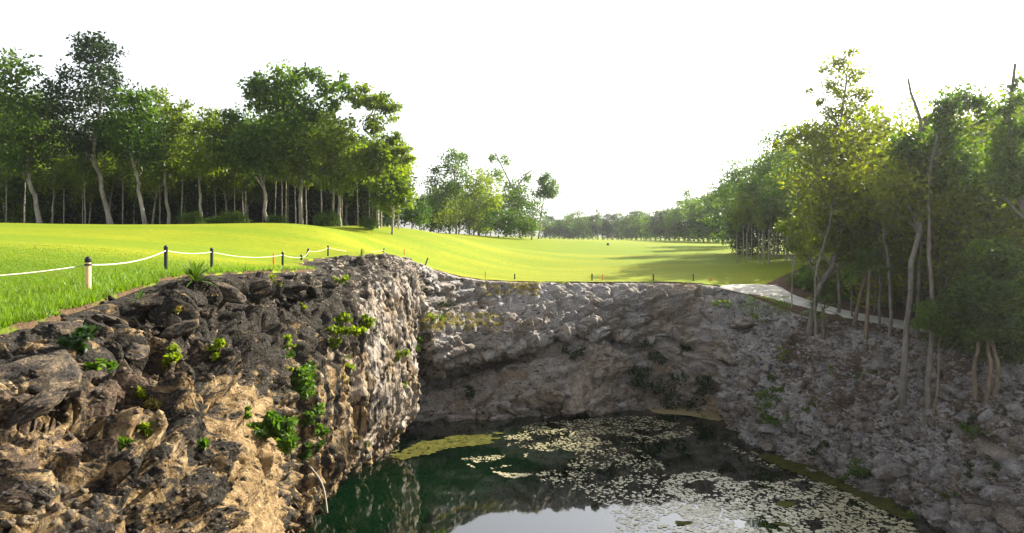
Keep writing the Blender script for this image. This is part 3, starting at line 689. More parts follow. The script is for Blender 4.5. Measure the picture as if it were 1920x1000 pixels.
def wood(trunk, tr, blobs, rg, limbs=True, twig=True, sides=7):
    """trunk: points (m,3), tr: radii; limbs run from the trunk to every blob"""
    A_ = Acc(); T = spl(trunk, 14); rad = np.interp(np.linspace(0, 1, 14), np.linspace(0, 1, len(tr)), tr)
    T[1:-1, :2] += rg.normal(size=(12, 2)) * rad[1:-1, None] * .35
    rad = rad.copy(); rad[0] *= 1.45; rad[1] *= 1.1
    A_.add(*tube(T, rad, sides))
    if limbs:
        for x, y, z, r in blobs:
            bpos = np.array([x, y, z]); hd = np.linalg.norm(T[:, :2] - bpos[:2], axis=1)
            want = z - np.maximum(hd * .9, r * .8); k = int(np.argmin(np.abs(T[:, 2] - want) + hd * .15)); k = min(max(k, 3), 13)
            s0 = T[k]; r0 = rad[k] * .62; mid_ = (s0 + bpos) / 2 + rg.normal(size=3) * r * .18 + np.array([0, 0, .08 * r])
            L = spl([s0, mid_, bpos], 6); A_.add(*tube(L, np.linspace(r0, max(r0 * .25, .012), 6), 5))
            if twig:
                for _ in range(4):
                    d = rg.normal(size=3); d[2] = abs(d[2]) * .6; d /= np.linalg.norm(d); e = bpos + d * r * .95
                    s1 = L[rg.integers(3, 6)]
                    A_.add(*tube(spl([s1, (s1 + e) / 2 + rg.normal(size=3) * r * .1, e], 4), np.linspace(max(r0 * .28, .012), .008, 4), 4))
    return A_.get()
def make_tree(name, base, trunk, tr, blobs, seed, nleaf, leaf, mat='leaf', bark='bark', up=.5, sub=9, extra=(), limbs=True, spread=.55):
    rg = np.random.default_rng(seed)
    root = empty(name, base); b = np.asarray(base)
    trunk = np.asarray(trunk) - b; blobs = [(x - b[0], y - b[1], z - b[2], r) for x, y, z, r in blobs]
    v, f = wood(trunk, tr, blobs, rg, limbs)
    if len(extra):
        A_ = Acc(); A_.add(v, f)
        for e in extra:
            e = np.asarray(e) - b; A_.add(*tube(spl(e, 10), np.linspace(tr[0] * .7, tr[0] * .3, 10), 6))
        v, f = A_.get()
    mesh_obj('trunk', v, f, MAT[bark], root, smooth_shade=True)
    v, f, t = leaves(blobs, nleaf, leaf, rg, up, sub, spread=spread)
    mesh_obj('crown', v, f, MAT[mat], root, attrs={'tint': t})
    return root
def generic(name, H, cb, cr, nb, seed, nleaf, leaf, mat='leaf', bark='bark', lean=.06, tr=.14, flat=False, sub=9, spread=.55):
    """a free-standing tree at the origin, H high, crown from cb*H, radius cr"""
    rg = np.random.default_rng(seed); l = rg.normal(size=2) * lean * H
    tp = [np.array([0, 0, -.4]), np.array([l[0] * .15 + rg.normal() * .15, l[1] * .15, H * .25]), np.array([l[0] * .5 + rg.normal() * .25, l[1] * .5, H * .55]), np.array([l[0], l[1], H * .86])]
    bl = []
    for k in range(nb):
        u = (k + rg.uniform(.1, .9)) / nb; z = H * (cb + (1 - cb) * (u * .92 + .02)); rz = math.sin(math.pi * min(.97, max(.12, (u * .8 + .15) if not flat else .25 + u * .5)))
        ang = k * 2.4 + rg.uniform(-.6, .6); rad = cr * rz * rg.uniform(.25, .95); br = cr * rg.uniform(.42, .72) * (.7 + .3 * rz)
        c = spl(tp, 20)[min(19, int(u * 12 + 7))]
        bl.append((c[0] + math.cos(ang) * rad, c[1] + math.sin(ang) * rad, min(z, H - br * .5), br))
    return make_tree(name, (0, 0, 0), tp, [tr, tr * .8, tr * .6, tr * .2], bl, seed, nleaf, leaf, mat, bark, sub=sub, spread=spread)
def hero(name, label, d, base, trunk, blobs, seed, nleaf, leaf, r0, mat='leaf', bark='bark', sub=9, group=None, ground_z=None, extra=(), depth=.9, spread=.55, up=.5):
    """tree whose trunk and clumps were read off the photograph at distance d"""
    rg = np.random.default_rng(seed + 500)
    b = at(*base, d)
    b[2] = (gz(b[0], b[1]) if ground_z is None else ground_z)
    tp = [at(px, py, d) for px, py in trunk]; off = rg.normal(size=len(tp)) * .15; 
    tp = [t + np.array([0, o, 0]) for t, o in zip(tp, off)]; tp[0] = b - np.array([0, 0, .3])
    bl = []
    for px, py, r in blobs:
        o = rg.uniform(-1, 1) * r / F * d * 1.6 * depth; c = at(px, py, d + o); bl.append((*c, r / F * d * 1.2))
    n = len(tp)
    ex = [[at(px, py, d) for px, py in e] for e in extra]
    t = make_tree(name, b, tp, list(np.linspace(r0, r0 * .3, n)), bl, seed, nleaf, leaf, mat, bark, up, sub, ex, spread=spread)
    return tag(t, label, 'tree', group)

EDGE = 'trees along the edge of the dark wood'
hero('forest_tree', 'tree with a curved pale trunk that forks low, its crown ragged and dark', 58, (75,415), [(75,415),(66,375),(55,340),(58,300),(62,270),(40,200)],
     [(20,150,42),(45,180,45),(8,240,42),(65,255,38),(28,130,22),(75,215,35),(15,285,40),(55,300,26)], 1, 7000, .38, .20, extra=[[(55,345),(42,318),(36,290),(20,250)]])
hero('forest_tree', 'tallest tree of the dark wood, layered crown with a detached rounded top', 60, (210,415), [(210,415),(192,350),(178,305),(180,260),(190,200),(196,140),(185,100)],
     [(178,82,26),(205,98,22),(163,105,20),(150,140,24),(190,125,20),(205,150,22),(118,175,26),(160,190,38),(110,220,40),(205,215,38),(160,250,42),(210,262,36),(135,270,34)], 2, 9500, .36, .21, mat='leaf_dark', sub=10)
hero('forest_tree', 'tree with a stout leaning white trunk beside a narrow dark crown', 57, (273,415), [(273,415),(267,370),(258,325),(245,285),(238,240)],
     [(250,205,30),(228,240,34),(268,250,34),(248,285,30),(275,290,28)], 3, 5500, .36, .18)
hero('forest_tree', 'yellowish green tree with a small feathery top in the dark wood', 62, (318,413), [(318,413),(312,350),(305,280),(300,220)],
     [(292,192,22),(322,210,24),(345,195,10),(310,245,34),(285,270,32),(340,255,28),(320,295,34)], 4, 5200, .35, .17, mat='leaf_yellow')
hero('forest_tree', 'low yellow green tree between the wood and a pale forked trunk', 60, (378,413), [(378,413),(376,350),(372,280)],
     [(352,240,28),(386,225,20),(412,252,24),(372,285,34),(400,300,28),(345,300,30)], 5, 4600, .35, .15, mat='leaf_yellow')
hero('forest_tree', 'tree with a pale trunk forked in a wide V and a soft grey green crown', 58, (501,416), [(501,416),(497,370),(490,335),(478,300),(462,270)],
     [(430,222,20),(440,258,34),(478,268,34),(452,298,30),(500,300,34),(418,290,24)], 6, 5200, .35, .15, extra=[[(492,345),(500,318),(492,296),(485,270)]])
hero('forest_tree', 'broad tall tree with a wide open lacy top above the lawn crest', 60, (565,417), [(565,417),(562,370),(560,320),(548,250),(540,190)],
     [(478,150,18),(500,165,24),(528,148,22),(560,140,18),(590,142,16),(612,165,20),(637,150,12),(645,175,14),(520,200,34),(556,205,32),(600,215,24),(560,255,38),(508,240,30),(625,200,14),(470,190,22)], 7, 9500, .37, .19, sub=8)
hero('forest_tree', 'rounded yellow green tree at the sunny corner of the wood', 59, (640,418), [(640,418),(636,360),(632,290)],
     [(610,255,32),(648,245,28),(620,295,36),(662,295,30),(590,290,28),(640,335,30)], 8, 5600, .36, .17, mat='leaf_yellow')
hero('forest_tree', 'slender tall tree with stacked flat leaf layers at the end of the wood', 60, (708,420), [(708,420),(709,360),(706,300),(700,240),(706,200)],
     [(690,182,18),(716,190,20),(738,212,15),(668,190,12),(700,230,18),(735,255,14),(722,290,24),(750,280,14),(765,300,10),(690,285,28),(738,325,22)], 9, 6200, .36, .15, mat='leaf_yellow', sub=7)
hero('forest_tree', 'short sunlit yellow tree at the last corner of the wood by the lawn', 57, (736,424), [(736,424),(738,380),(742,345)],
     [(752,330,18),(746,358,20),(722,362,24),(758,372,14),(730,385,16)], 10, 3600, .34, .11, mat='leaf_yellow')
MID = 'trees of the grove beyond the lawn crest'
hero('round_bush', 'round soft green bush at the foot of the grove beyond the crest', 84, (772,432), [(772,432),(772,415),(773,400)],
     [(770,395,22),(785,388,16),(758,402,16),(775,412,18),(790,405,14)], 31, 3200, .28, .10, sub=12)['category'] = 'bush'
hero('grove_tree', 'highest tree of the grove with a dark domed top beyond the lawn crest', 104, (855,442), [(855,442),(856,390),(852,330),(855,290)],
     [(856,292,15),(842,308,18),(872,302,11),(822,332,20),(862,338,24),(838,368,26),(812,372,20)], 32, 5200, .36, .18, group=None)
hero('grove_tree', 'bushy grove tree with sunlit yellow shoulders beyond the lawn crest', 100, (898,444), [(898,444),(897,400),(900,350)],
     [(888,348,24),(906,330,16),(880,388,26),(912,386,26),(925,350,14),(850,405,26),(905,420,20)], 33, 4600, .36, .2, mat='leaf_yellow')
hero('grove_tree', 'thin topped grove tree with bare forked branches against the white sky', 106, (975,447), [(975,447),(974,400),(968,360),(985,330),(1000,318)],
     [(928,295,11),(945,300,10),(938,328,14),(986,332,9),(960,358,22),(946,388,26),(975,378,20)], 34, 4200, .36, .2, extra=[[(968,365),(950,330),(935,300),(930,290)]])
hero('grove_tree', 'low dense tree at the end of the grove beside the lone round one', 98, (997,447), [(997,447),(996,425),(995,405)],
     [(996,398,18),(984,418,18),(1004,420,12),(960,420,20),(935,415,20)], 35, 3200, .34, .14)
hero('lone_tree', 'lone small tree with a round crown on a bare stem beyond the grove', 108, (1010,446), [(1010,446),(1013,415),(1018,380),(1022,355)],
     [(1022,342,13),(1036,352,11),(1013,362,10),(1030,368,10),(1022,355,12)], 36, 2600, .34, .15)

# kinds that are copied through the woods
KINDS = {}
def keep(key, o): KINDS[key] = o; return o
PROTO = {
 'slender': dict(H=12, cb=.45, cr=2.3, nb=11, seed=61, nleaf=3600, leaf=.30, tr=.11),
 'slender_b': dict(H=12, cb=.38, cr=2.6, nb=12, seed=62, nleaf=3800, leaf=.30, tr=.12, mat='leaf_yellow'),
 'broad': dict(H=12, cb=.30, cr=3.6, nb=15, seed=63, nleaf=5600, leaf=.31, tr=.17),
 'dense': dict(H=9, cb=.06, cr=3.4, nb=20, seed=64, nleaf=7000, leaf=.33, tr=.15, mat='leaf_dark'),
 'dense_b': dict(H=9, cb=.10, cr=3.1, nb=18, seed=65, nleaf=6000, leaf=.33, tr=.15, mat='leaf'),
 'far': dict(H=10, cb=.12, cr=3.6, nb=14, seed=66, nleaf=2600, leaf=.55, tr=.2, mat='leaf'),
 'far_b': dict(H=10, cb=.2, cr=3.0, nb=12, seed=67, nleaf=2200, leaf=.5, tr=.2, mat='leaf_dark'),
 'near': dict(H=12, cb=.25, cr=3.2, nb=20, seed=68, nleaf=4600, leaf=.28, tr=.13, mat='leaf_yellow', bark='bark_brown'),
 'near_b': dict(H=11, cb=.15, cr=3.0, nb=18, seed=69, nleaf=4600, leaf=.27, tr=.11, mat='leaf_gold', bark='bark_brown'),
 'thicket': dict(H=4, cb=.03, cr=2.2, nb=16, seed=70, nleaf=6000, leaf=.22, tr=.07, mat='leaf', bark='bark_brown'),
 'pole_bank': dict(H=9, cb=.5, cr=1.7, nb=9, seed=72, nleaf=2000, leaf=.21, tr=.075, mat='leaf_gold', bark='bark_grey', spread=.8),
 'pole': dict(H=9, cb=.62, cr=1.5, nb=7, seed=71, nleaf=1500, leaf=.28, tr=.085, mat='leaf_yellow'),
}
USED = set()
LEFT_MARKS = [(75, 'the tree with the low forked trunk'), (210, 'the tallest tree'), (273, 'the stout white trunk'), (318, 'the feathery yellowish tree'), (378, 'the low yellow green tree'), (501, 'the V forked trunk'), (565, 'the broad lacy topped tree'), (640, 'the rounded corner tree'), (708, 'the layered slender tree')]
def by(px, marks=LEFT_MARKS): return min(marks, key=lambda m_: abs(m_[0] - px))[1]
RIGHT_MARKS = [(1484, 'the thread thin sapling'), (1560, 'the crooked leaning tree'), (1625, 'the taller fan palm'), (1700, 'the bare forked top'), (1750, 'the straight pale trunk'), (1850, 'the three trunk cluster'), (1915, 'the thick pinkish trunk')]
def byr(px): return by(px, RIGHT_MARKS)
LOOK = {'slender': 'slim green tree', 'slender_b': 'slim yellow green tree', 'broad': 'broad crowned green tree', 'dense': 'dark bushy tree', 'dense_b': 'mid green bushy tree', 'far': 'rounded green tree', 'far_b': 'darker narrow tree', 'near': 'full green tree', 'near_b': 'yellow green leafy tree'}
def plant(kind, name, x, y, H, label, cat='tree', group=None, wide=1.0, z=None, spin=None):
    if kind not in KINDS: KINDS[kind] = generic(name, **PROTO[kind])
    if kind in USED:
        o = copy_tree(KINDS[kind]); o.name = name
    else:
        o = KINDS[kind]; USED.add(kind); o.name = name
    s = H / PROTO[kind]['H']; o.scale = (s * wide, s * wide, s); o.rotation_euler = (0, 0, R.uniform(0, 6.28) if spin is None else spin)
    o.location = (x, y, (gz(x, y) if z is None else z))
    for k in ('group',):
        if k in o and not group: del o[k]
    tag(o, label, cat, group); return o
def plant_px(kind, name, px, top, d, label, **kw):
    x = (px - CX) / F * d; z = gz(x, d); H = (HY - top) / F * d - z
    return plant(kind, name, x, d, H, label, **kw)
# slim stems at the sunny corner of the wood
for k, px in enumerate([int(x_ + R.uniform(-9, 9)) for x_ in range(455, 745, 11) if R.random() > .12]):
    d = R.uniform(57.5, 68); plant_px('pole', 'slim_tree', px + R.uniform(-4, 4), R.uniform(255, 320), d, 'slim sapling with a pale bare stem beside ' + by(px), group='slim saplings at the edge of the wood', wide=R.uniform(.8, 1.2))
for px in (12, 45, 120, 155, 160, 230, 300, 340, 405, 440):
    plant_px('pole', 'slim_tree', px, R.uniform(260, 310), R.uniform(60, 68), 'slim sapling with a pale bare stem beside ' + by(px), group='slim saplings at the edge of the wood')
# second and third rows of the wood
sky_x = [0, 60, 110, 240, 300, 420, 455, 480, 640, 690, 745]; sky_y = [175, 200, 235, 245, 240, 275, 240, 200, 230, 250, 330]
for d, stepx, kinds in ((68, 46, ('slender', 'slender_b', 'broad')), (76, 44, ('broad', 'slender', 'slender_b')), (86, 40, ('broad', 'dense_b'))):
    for px in np.arange(-30 if d < 80 else -60, 735 - (d - 68) * 1.5, stepx):
        px = px + R.uniform(-12, 12); top = float(np.interp(px, sky_x, sky_y)) + R.uniform(0, 45)
        kd_ = R.choice(kinds); plant_px(kd_, 'wood_tree', px, top, d + R.uniform(-3, 3), LOOK[kd_] + ' in the inner rows, behind ' + by(px), group='trees in the inner rows of the wood', wide=R.uniform(.9, 1.2))
for d, stepx in ((73, 40), (82, 38), (94, 34)):
    for px in np.arange(-60, 725 - (d - 73) * 1.2, stepx):
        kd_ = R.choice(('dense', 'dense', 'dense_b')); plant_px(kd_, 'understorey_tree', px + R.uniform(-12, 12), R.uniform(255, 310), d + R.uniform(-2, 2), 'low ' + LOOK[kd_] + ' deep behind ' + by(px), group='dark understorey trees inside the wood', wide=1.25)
for px in (352, 405, 432, 520, 600, 622, 690):
    plant_px('thicket', 'undergrowth_bush', px + R.uniform(-10, 10), R.uniform(396, 408), R.uniform(56, 58), 'low leafy bush at the foot of ' + by(px), cat='bush', group='bushes under the edge of the wood', wide=1.4)
# grove beyond the crest: filling
for px in np.arange(790, 1000, 17):
    plant_px(R.choice(('far', 'far_b', 'far')), 'grove_fill_tree', px + R.uniform(-6, 6), float(np.interp(px, [790, 850, 910, 1000], [350, 335, 350, 400])) + R.uniform(0, 25), R.uniform(108, 122), 'leafy tree filling the grove beyond the lawn crest', group=MID, wide=.9)
# far wood across the end of the fairway
for px in np.arange(1022, 1375, 9):
    top = float(np.interp(px, [1020, 1060, 1110, 1150, 1200, 1260, 1300, 1340, 1370], [422, 412, 410, 415, 404, 396, 388, 378, 350])) + R.uniform(-16, 2)
    d = float(np.interp(px, [1020, 1150, 1280, 1380], [260, 240, 185, 120])) + R.uniform(-8, 14)
    kd_ = R.choice(('far', 'far_b', 'far')); plant_px(kd_, 'far_tree', px, top, d, 'hazy ' + LOOK[kd_] + ' in the far wood ' + ('beside the lone round tree' if px < 1075 else 'by the thin sparse tree' if px < 1190 else 'by the taller hazy tree' if px < 1320 else 'next to the lawn edge trees'), group='trees of the far wood at the end of the fairway', wide=R.uniform(1.0, 1.5))
plant_px('far', 'far_tree', 1295, 358, 170, 'taller hazy tree standing out above the far wood', wide=.75)
plant_px('slender', 'far_tree', 1122, 392, 225, 'thin sparse tree poking above the far wood', wide=.5)
# woods on the right beyond the lawn
for k, (px, top, d, kd) in enumerate([(1385,335,92,'far_b'),(1412,300,80,'broad'),(1400,330,68,'slender'),(1432,285,66,'slender'),(1452,300,72,'broad'),(1475,245,64,'slender'),(1500,250,70,'broad'),(1372,352,100,'far'),(1440,330,60,'slender'),(1490,300,58,'slender'),(1520,300,62,'broad'),(1550,280,66,'broad'),(1585,300,60,'dense_b'),(1620,290,64,'broad'),(1660,280,66,'broad'),(1700,290,62,'broad'),(1540,330,74,'dense'),(1460,360,78,'dense'),(1420,370,76,'dense'),(1395,385,74,'dense'),(1500,370,72,'dense'),(1600,380,70,'dense')]):
    plant_px(kd, 'lawn_edge_tree', px, top, d, LOOK[kd] + ' closing the right end of the lawn ' + ('beside the slim saplings' if px < 1480 else 'behind ' + byr(px)), group='trees closing the right end of the lawn', wide=R.uniform(.85, 1.1))
for px in range(1385, 1530, 12):
    plant_px('pole', 'slim_tree', px + R.uniform(-4, 4), R.uniform(360, 400), R.uniform(58.5, 66), 'slim straight sapling with a pale bare stem at the right end of the lawn', group='slim saplings at the right end of the lawn')
# near wood on the right bank, above the path
for px, top, d, kd in [(1640,255,43,'near_b'),(1700,235,42,'near_b'),(1765,200,41,'near'),(1820,170,40,'near_b'),(1870,190,38,'near'),(1920,170,37,'near_b'),(1600,290,48,'near_b'),(1680,270,50,'near'),(1740,230,48,'near'),(1800,200,46,'near'),(1860,200,45,'near_b'),(1930,180,44,'near'),(1560,350,52,'near_b'),(1900,270,32,'near'),(1840,300,35,'near_b'),(1960,160,34,'near'),(1980,260,30,'near_b'),(1655,330,39.5,'near_b'),(1790,360,37.5,'near'),(1720,380,40.5,'near')]:
    plant_px(kd, 'bank_tree', px, top, d, LOOK[kd] + ' in the near wood above the path behind ' + byr(px), group='trees in the near wood above the path', wide=R.uniform(.95, 1.2))
for k_, px in enumerate([1530, 1572, 1598, 1640, 1668, 1722, 1762, 1790, 1812, 1838, 1878, 1898, 1912, 1650, 1775, 1855]):
    d = R.uniform(33.5, 41); plant_px('pole_bank', 'bank_sapling', px, R.uniform(180, 330), d, 'thin dark stemmed airy tree at the near wood edge by ' + byr(px), group='thin trees at the edge of the near wood', wide=R.uniform(.8, 1.2))
for px, top, d in [(1575,505,47),(1610,510,46),(1650,505,45),(1690,500,44),(1730,480,42.5),(1775,470,41),(1820,470,39.5),(1865,460,38),(1910,450,36.5),(1960,450,35),(1530,500,51),(1560,470,54),(1620,460,52),(1680,440,50),(1740,430,48),(1800,420,46),(1860,400,44),(1920,400,42),(1840,520,34),(1890,530,33),(1940,540,32),(1770,600,32.5),(1815,585,31.5),(1860,580,30.5),(1905,570,29.5),(1495,512,47.5),(1520,505,46.5),(1550,508,45.5),(1580,518,44),(1612,524,43),(1645,530,42),(1560,520,44.5),(1600,500,44),(1640,505,43.5)]:
    plant_px('thicket', 'thicket_bush', px, top, d, 'tangled bush in the thicket ' + ('close to the path' if d < 47 and top > 460 else 'farther back from the path') + ' behind ' + byr(px), cat='bush', group='bushes in the thicket behind the path', wide=R.uniform(.9, 1.3))
for px, top, d in [(1512,498,50),(1535,505,49)]:
    plant_px('thicket', 'round_bush', px, top, d, 'dark green rounded bush at the corner of lawn and path', cat='bush', group='bushes at the corner of lawn and path', wide=.9)

# trees rooted on the slope, read off the photograph
def slope_base(px, py):
    h, n_ = ray(px, py); return h
h = slope_base(1520, 630)
hero('leaning_tree', 'crooked leaning tree with a tall ragged sparse crown at the end of the path', h.y, (1520,630), [(1520,630),(1530,560),(1562,490),(1574,420),(1562,330),(1572,250),(1592,150)],
     [(1580,112,16),(1602,138,14),(1558,158,12),(1622,180,8),(1590,208,20),(1622,238,20),(1560,250,18),(1502,250,18),(1478,264,12),(1530,250,18),(1590,288,26),(1604,338,30),(1572,395,26),(1556,440,26),(1528,458,16),(1604,430,30),(1546,500,12),(1645,260,14),(1660,225,7),(1540,190,7),(1515,170,5),(1545,130,6),(1570,175,12),(1610,170,12),(1595,100,8),(1560,215,12),(1640,205,8),(1600,255,18),(1570,300,22),(1540,285,14),(1460,272,8),(1620,290,22),(1585,360,28),(1630,380,28),(1548,415,16),(1512,480,10),(1575,470,22),(1610,480,22)], 41, 19000, .20, .17, mat='leaf_gold', bark='bark_grey', ground_z=h.z, sub=7, spread=.85)
h = slope_base(1484, 578)
hero('sapling', 'young sapling with a thread thin stem and a small pale crown by the path', h.y, (1484,578), [(1484,578),(1486,530),(1485,480),(1483,425)],
     [(1480,430,15),(1500,448,12),(1468,426,9),(1496,472,12),(1478,462,10),(1487,415,8)], 42, 1500, .17, .045, mat='leaf_yellow', ground_z=h.z, sub=6)
h = slope_base(1692, 752)
hero('bank_tall_tree', 'tall tree with a curved grey trunk, splayed roots and a bare forked top', h.y, (1692,752), [(1692,752),(1693,690),(1704,600),(1712,500),(1720,410),(1718,310),(1724,240),(1712,195),(1698,150)],
     [(1742,222,7),(1722,262,8),(1698,300,26),(1732,330,28),(1690,352,28),(1660,330,22),(1745,375,26),(1680,390,26),(1725,290,16),(1705,335,24),(1755,300,12),(1640,290,10)], 43, 6000, .20, .15, mat='leaf_gold', bark='bark_grey', spread=.85, ground_z=h.z, extra=[[(1720,270),(1735,235),(1748,215),(1755,205)], [(1693,735),(1680,750),(1668,757),(1655,765)], [(1693,735),(1700,748),(1708,756),(1716,764)]])
h = slope_base(1736, 790)
hero('bank_tall_tree', 'tall tree with a straight pale trunk and a wide lacy crown on the slope', h.y, (1736,790), [(1736,790),(1741,700),(1748,600),(1746,500),(1740,400),(1736,310),(1765,230)],
     [(1762,232,14),(1800,182,20),(1772,202,16),(1832,190,13),(1782,250,24),(1732,292,26),(1762,332,32),(1802,300,32),(1700,270,18),(1850,215,14)], 44, 7000, .20, .13, bark='bark_grey', ground_z=h.z, sub=8, spread=.8)
h = slope_base(1748, 785)
hero('umbrella_tree', 'small slender tree spreading a flat leafy umbrella low over the slope', h.y, (1748,785), [(1748,785),(1754,720),(1762,660),(1770,600)],
     [(1770,588,20),(1738,590,18),(1802,598,18),(1760,615,17),(1792,576,16),(1722,608,12),(1820,612,12),(1752,572,14)], 45, 7000, .13, .06, bark='bark_brown', ground_z=h.z, sub=11)
for px, py, lb, tx in [(1830,748,'thin dark trunk on the left of the cluster of three on the slope',1835),(1850,752,'leaning trunk in the middle of the cluster of three on the slope',1858),(1864,742,'pale thin trunk on the right of the cluster of three on the slope',1862)]:
    h = slope_base(px, py)
    hero('cluster_tree', lb, h.y, (px,py), [(px,py),(px+1,690),((px+tx)/2,640),(tx,590),(tx,520)],
         [(tx,560,36),(tx+26,600,30),(tx-20,620,20),(tx+30,520,34),(tx+10,480,30)], 46 + px % 7, 4200, .17, .10, mat='leaf', bark='bark_brown', ground_z=h.z, sub=11)
x7 = at(1960, 700, 27.5); 
hero('bank_tall_tree', 'tall tree with a thick greyish pink trunk rising above the near wood', 27.5, (1968,680), [(1968,680),(1945,560),(1925,450),(1912,350),(1896,270),(1892,210),(1902,120)],
     [(1912,190,16),(1880,212,13),(1888,268,22),(1922,288,24),(1900,332,30),(1870,342,24),(1898,165,7),(1908,150,6),(1890,235,14),(1930,240,20),(1870,300,20),(1935,330,28),(1910,240,14)], 47, 7000, .18, .17, bark='bark_grey', ground_z=drop(x7[0], 27.5), sub=8, spread=.8)

# ------------------------------------------------------------------ palms and small plants
def blade_fan(A_, T_, base, dirs, length, width, rg, droop=.25, seg=4):
    for d in dirs:
        d = np.asarray(d, float); d /= np.linalg.norm(d); L = length * rg.uniform(.8, 1.15); s = np.cross(d, [0, 0, 1]); s /= np.linalg.norm(s) + 1e-9
        t = np.linspace(0, 1, seg); c = base + d[None] * (t * L)[:, None]; c[:, 2] -= droop * L * t ** 2
        wv_ = width * np.array([.45, 1, .8, .05][:seg])
        v = np.stack([c - s * wv_[:, None], c + s * wv_[:, None]], 1).reshape(-1, 3); i = np.arange(seg - 1) * 2
        A_.add(v, np.stack([i, i + 1, i + 3, i + 2], 1)); T_.append(np.full(len(v), rg.uniform(.1, .95)))
def fan_palm(name, label, base, trunk_h, nf, fr, seed, mat='frond', lean=(0, 0), dead=False):
    rg = np.random.default_rng(seed); root = empty(name, base)
    top = np.array([lean[0], lean[1], trunk_h])
    if trunk_h > .3:
        v, f = tube(spl([np.array([0, 0, -.2]), top * .5 + rg.normal(size=3) * .04, top], 8), np.linspace(.12, .08, 8), 8); mesh_obj('trunk', v, f, MAT['bark_brown'], root, smooth_shade=True)
    for k in range(nf):
        A_, T_ = Acc(), []
        az = k * 2.4 + rg.uniform(-.3, .3); el_ = rg.uniform(-.35, 1.25); pd = np.array([math.cos(az) * math.cos(el_), math.sin(az) * math.cos(el_), math.sin(el_)])
        hub = top + pd * fr * .75; v, f = tube(np.array([top, (top + hub) / 2 + np.array([0, 0, .03]), hub]), [.014, .011, .009], 4); A_.add(v, f); T_.append(np.full(len(v), .6))
        side = np.cross(pd, [0, 0, 1]); side /= np.linalg.norm(side) + 1e-9
        dirs = [pd * math.cos(a) + side * math.sin(a) + np.array([0, 0, -.1]) for a in np.linspace(-1.9, 1.9, 15)]
        blade_fan(A_, T_, hub, dirs, fr * .62, fr * .035, rg, .35)
        v, f = A_.get(); mesh_obj('frond', v, f, MAT[mat], root, attrs={'tint': np.concatenate(T_)})
    return tag(root, label, 'palm')
h = slope_base(1545, 628); fan_palm('fan_palm', 'short fan palm with bright yellow green fronds beside the leaning trunk', h, 1.35, 15, .95, 5, lean=(0, .1))
h = slope_base(1622, 652); fan_palm('fan_palm', 'taller fan palm with a thick brown trunk and drooping fronds before the path', h, 4.0, 20, 1.15, 6, lean=(.25, 0))
h = slope_base(1600, 610); fan_palm('fan_palm', 'thin leaning fan palm between the thicker palm and the path', h, 2.9, 10, .8, 8, lean=(.75, 0))
def rosette(name, label, base, n, length, seed, mat='frond', cat='plant'):
    rg = np.random.default_rng(seed); A_, T_ = Acc(), []
    dirs = [(math.cos(a) * math.cos(e), math.sin(a) * math.cos(e), math.sin(e)) for a, e in zip(rg.uniform(0, 6.28, n), rg.uniform(.15, 1.4, n))]
    blade_fan(A_, T_, np.zeros(3), dirs, length, length * .035, rg, .3)
    v, f = A_.get(); o = mesh_obj(name, v, f, MAT[mat], attrs={'tint': np.concatenate(T_)}, loc=base); return tag(o, label, cat)
h, _ = ray(365, 528); rosette('spiky_plant', 'large spiky fan leaved plant where the turf meets dark rock', h, 60, .58, 9)
h, _ = ray(262, 566); rosette('spiky_plant', 'small spiky plant with a few pale leaves on the dark rock below the turf', h, 22, .30, 10)
h, _ = ray(676, 483); rosette('spiky_plant', 'tiny spiky tuft at the top of the far cliff corner by the leaning post', h, 20, .6, 12)
def shrub(name, label, px, py, r_px, n, leaf, seed, mat='leaf_shrub', tall=1.0, group=None, hang=False):
    h, nr = ray(px, py + (0 if hang else r_px * .5))
    if h is None: return
    rg = np.random.default_rng(seed); r = r_px / F * h.y
    root = empty(name, h); bl = []
    k = max(3, int(4 + n / 250))
    for i in range(k):
        d = rg.normal(size=3) * np.array([.55, .45, .5 * tall]); bl.append((d[0] * r + nr.x * r * .3, d[1] * r + nr.y * r * .3, (d[2] + (.5 * tall if not hang else 0)) * r, r * rg.uniform(.35, .6)))
    A_ = Acc()
    for b in bl:
        A_.add(*tube(spl([np.array([0, 0, -.05]), np.array([b[0] * .4, b[1] * .4, b[2] * .6]), np.array(b[:3])], 5), np.linspace(max(.008, r * .03), .005, 5), 4))
    v, f = A_.get(); mesh_obj('stem', v, f, MAT['bark_brown'], root)
    v, f, t = leaves(bl, n, leaf, rg, .6, 6, spread=.5); mesh_obj('foliage', v, f, MAT[mat], root, attrs={'tint': t})
    return tag(root, label, 'shrub', group)
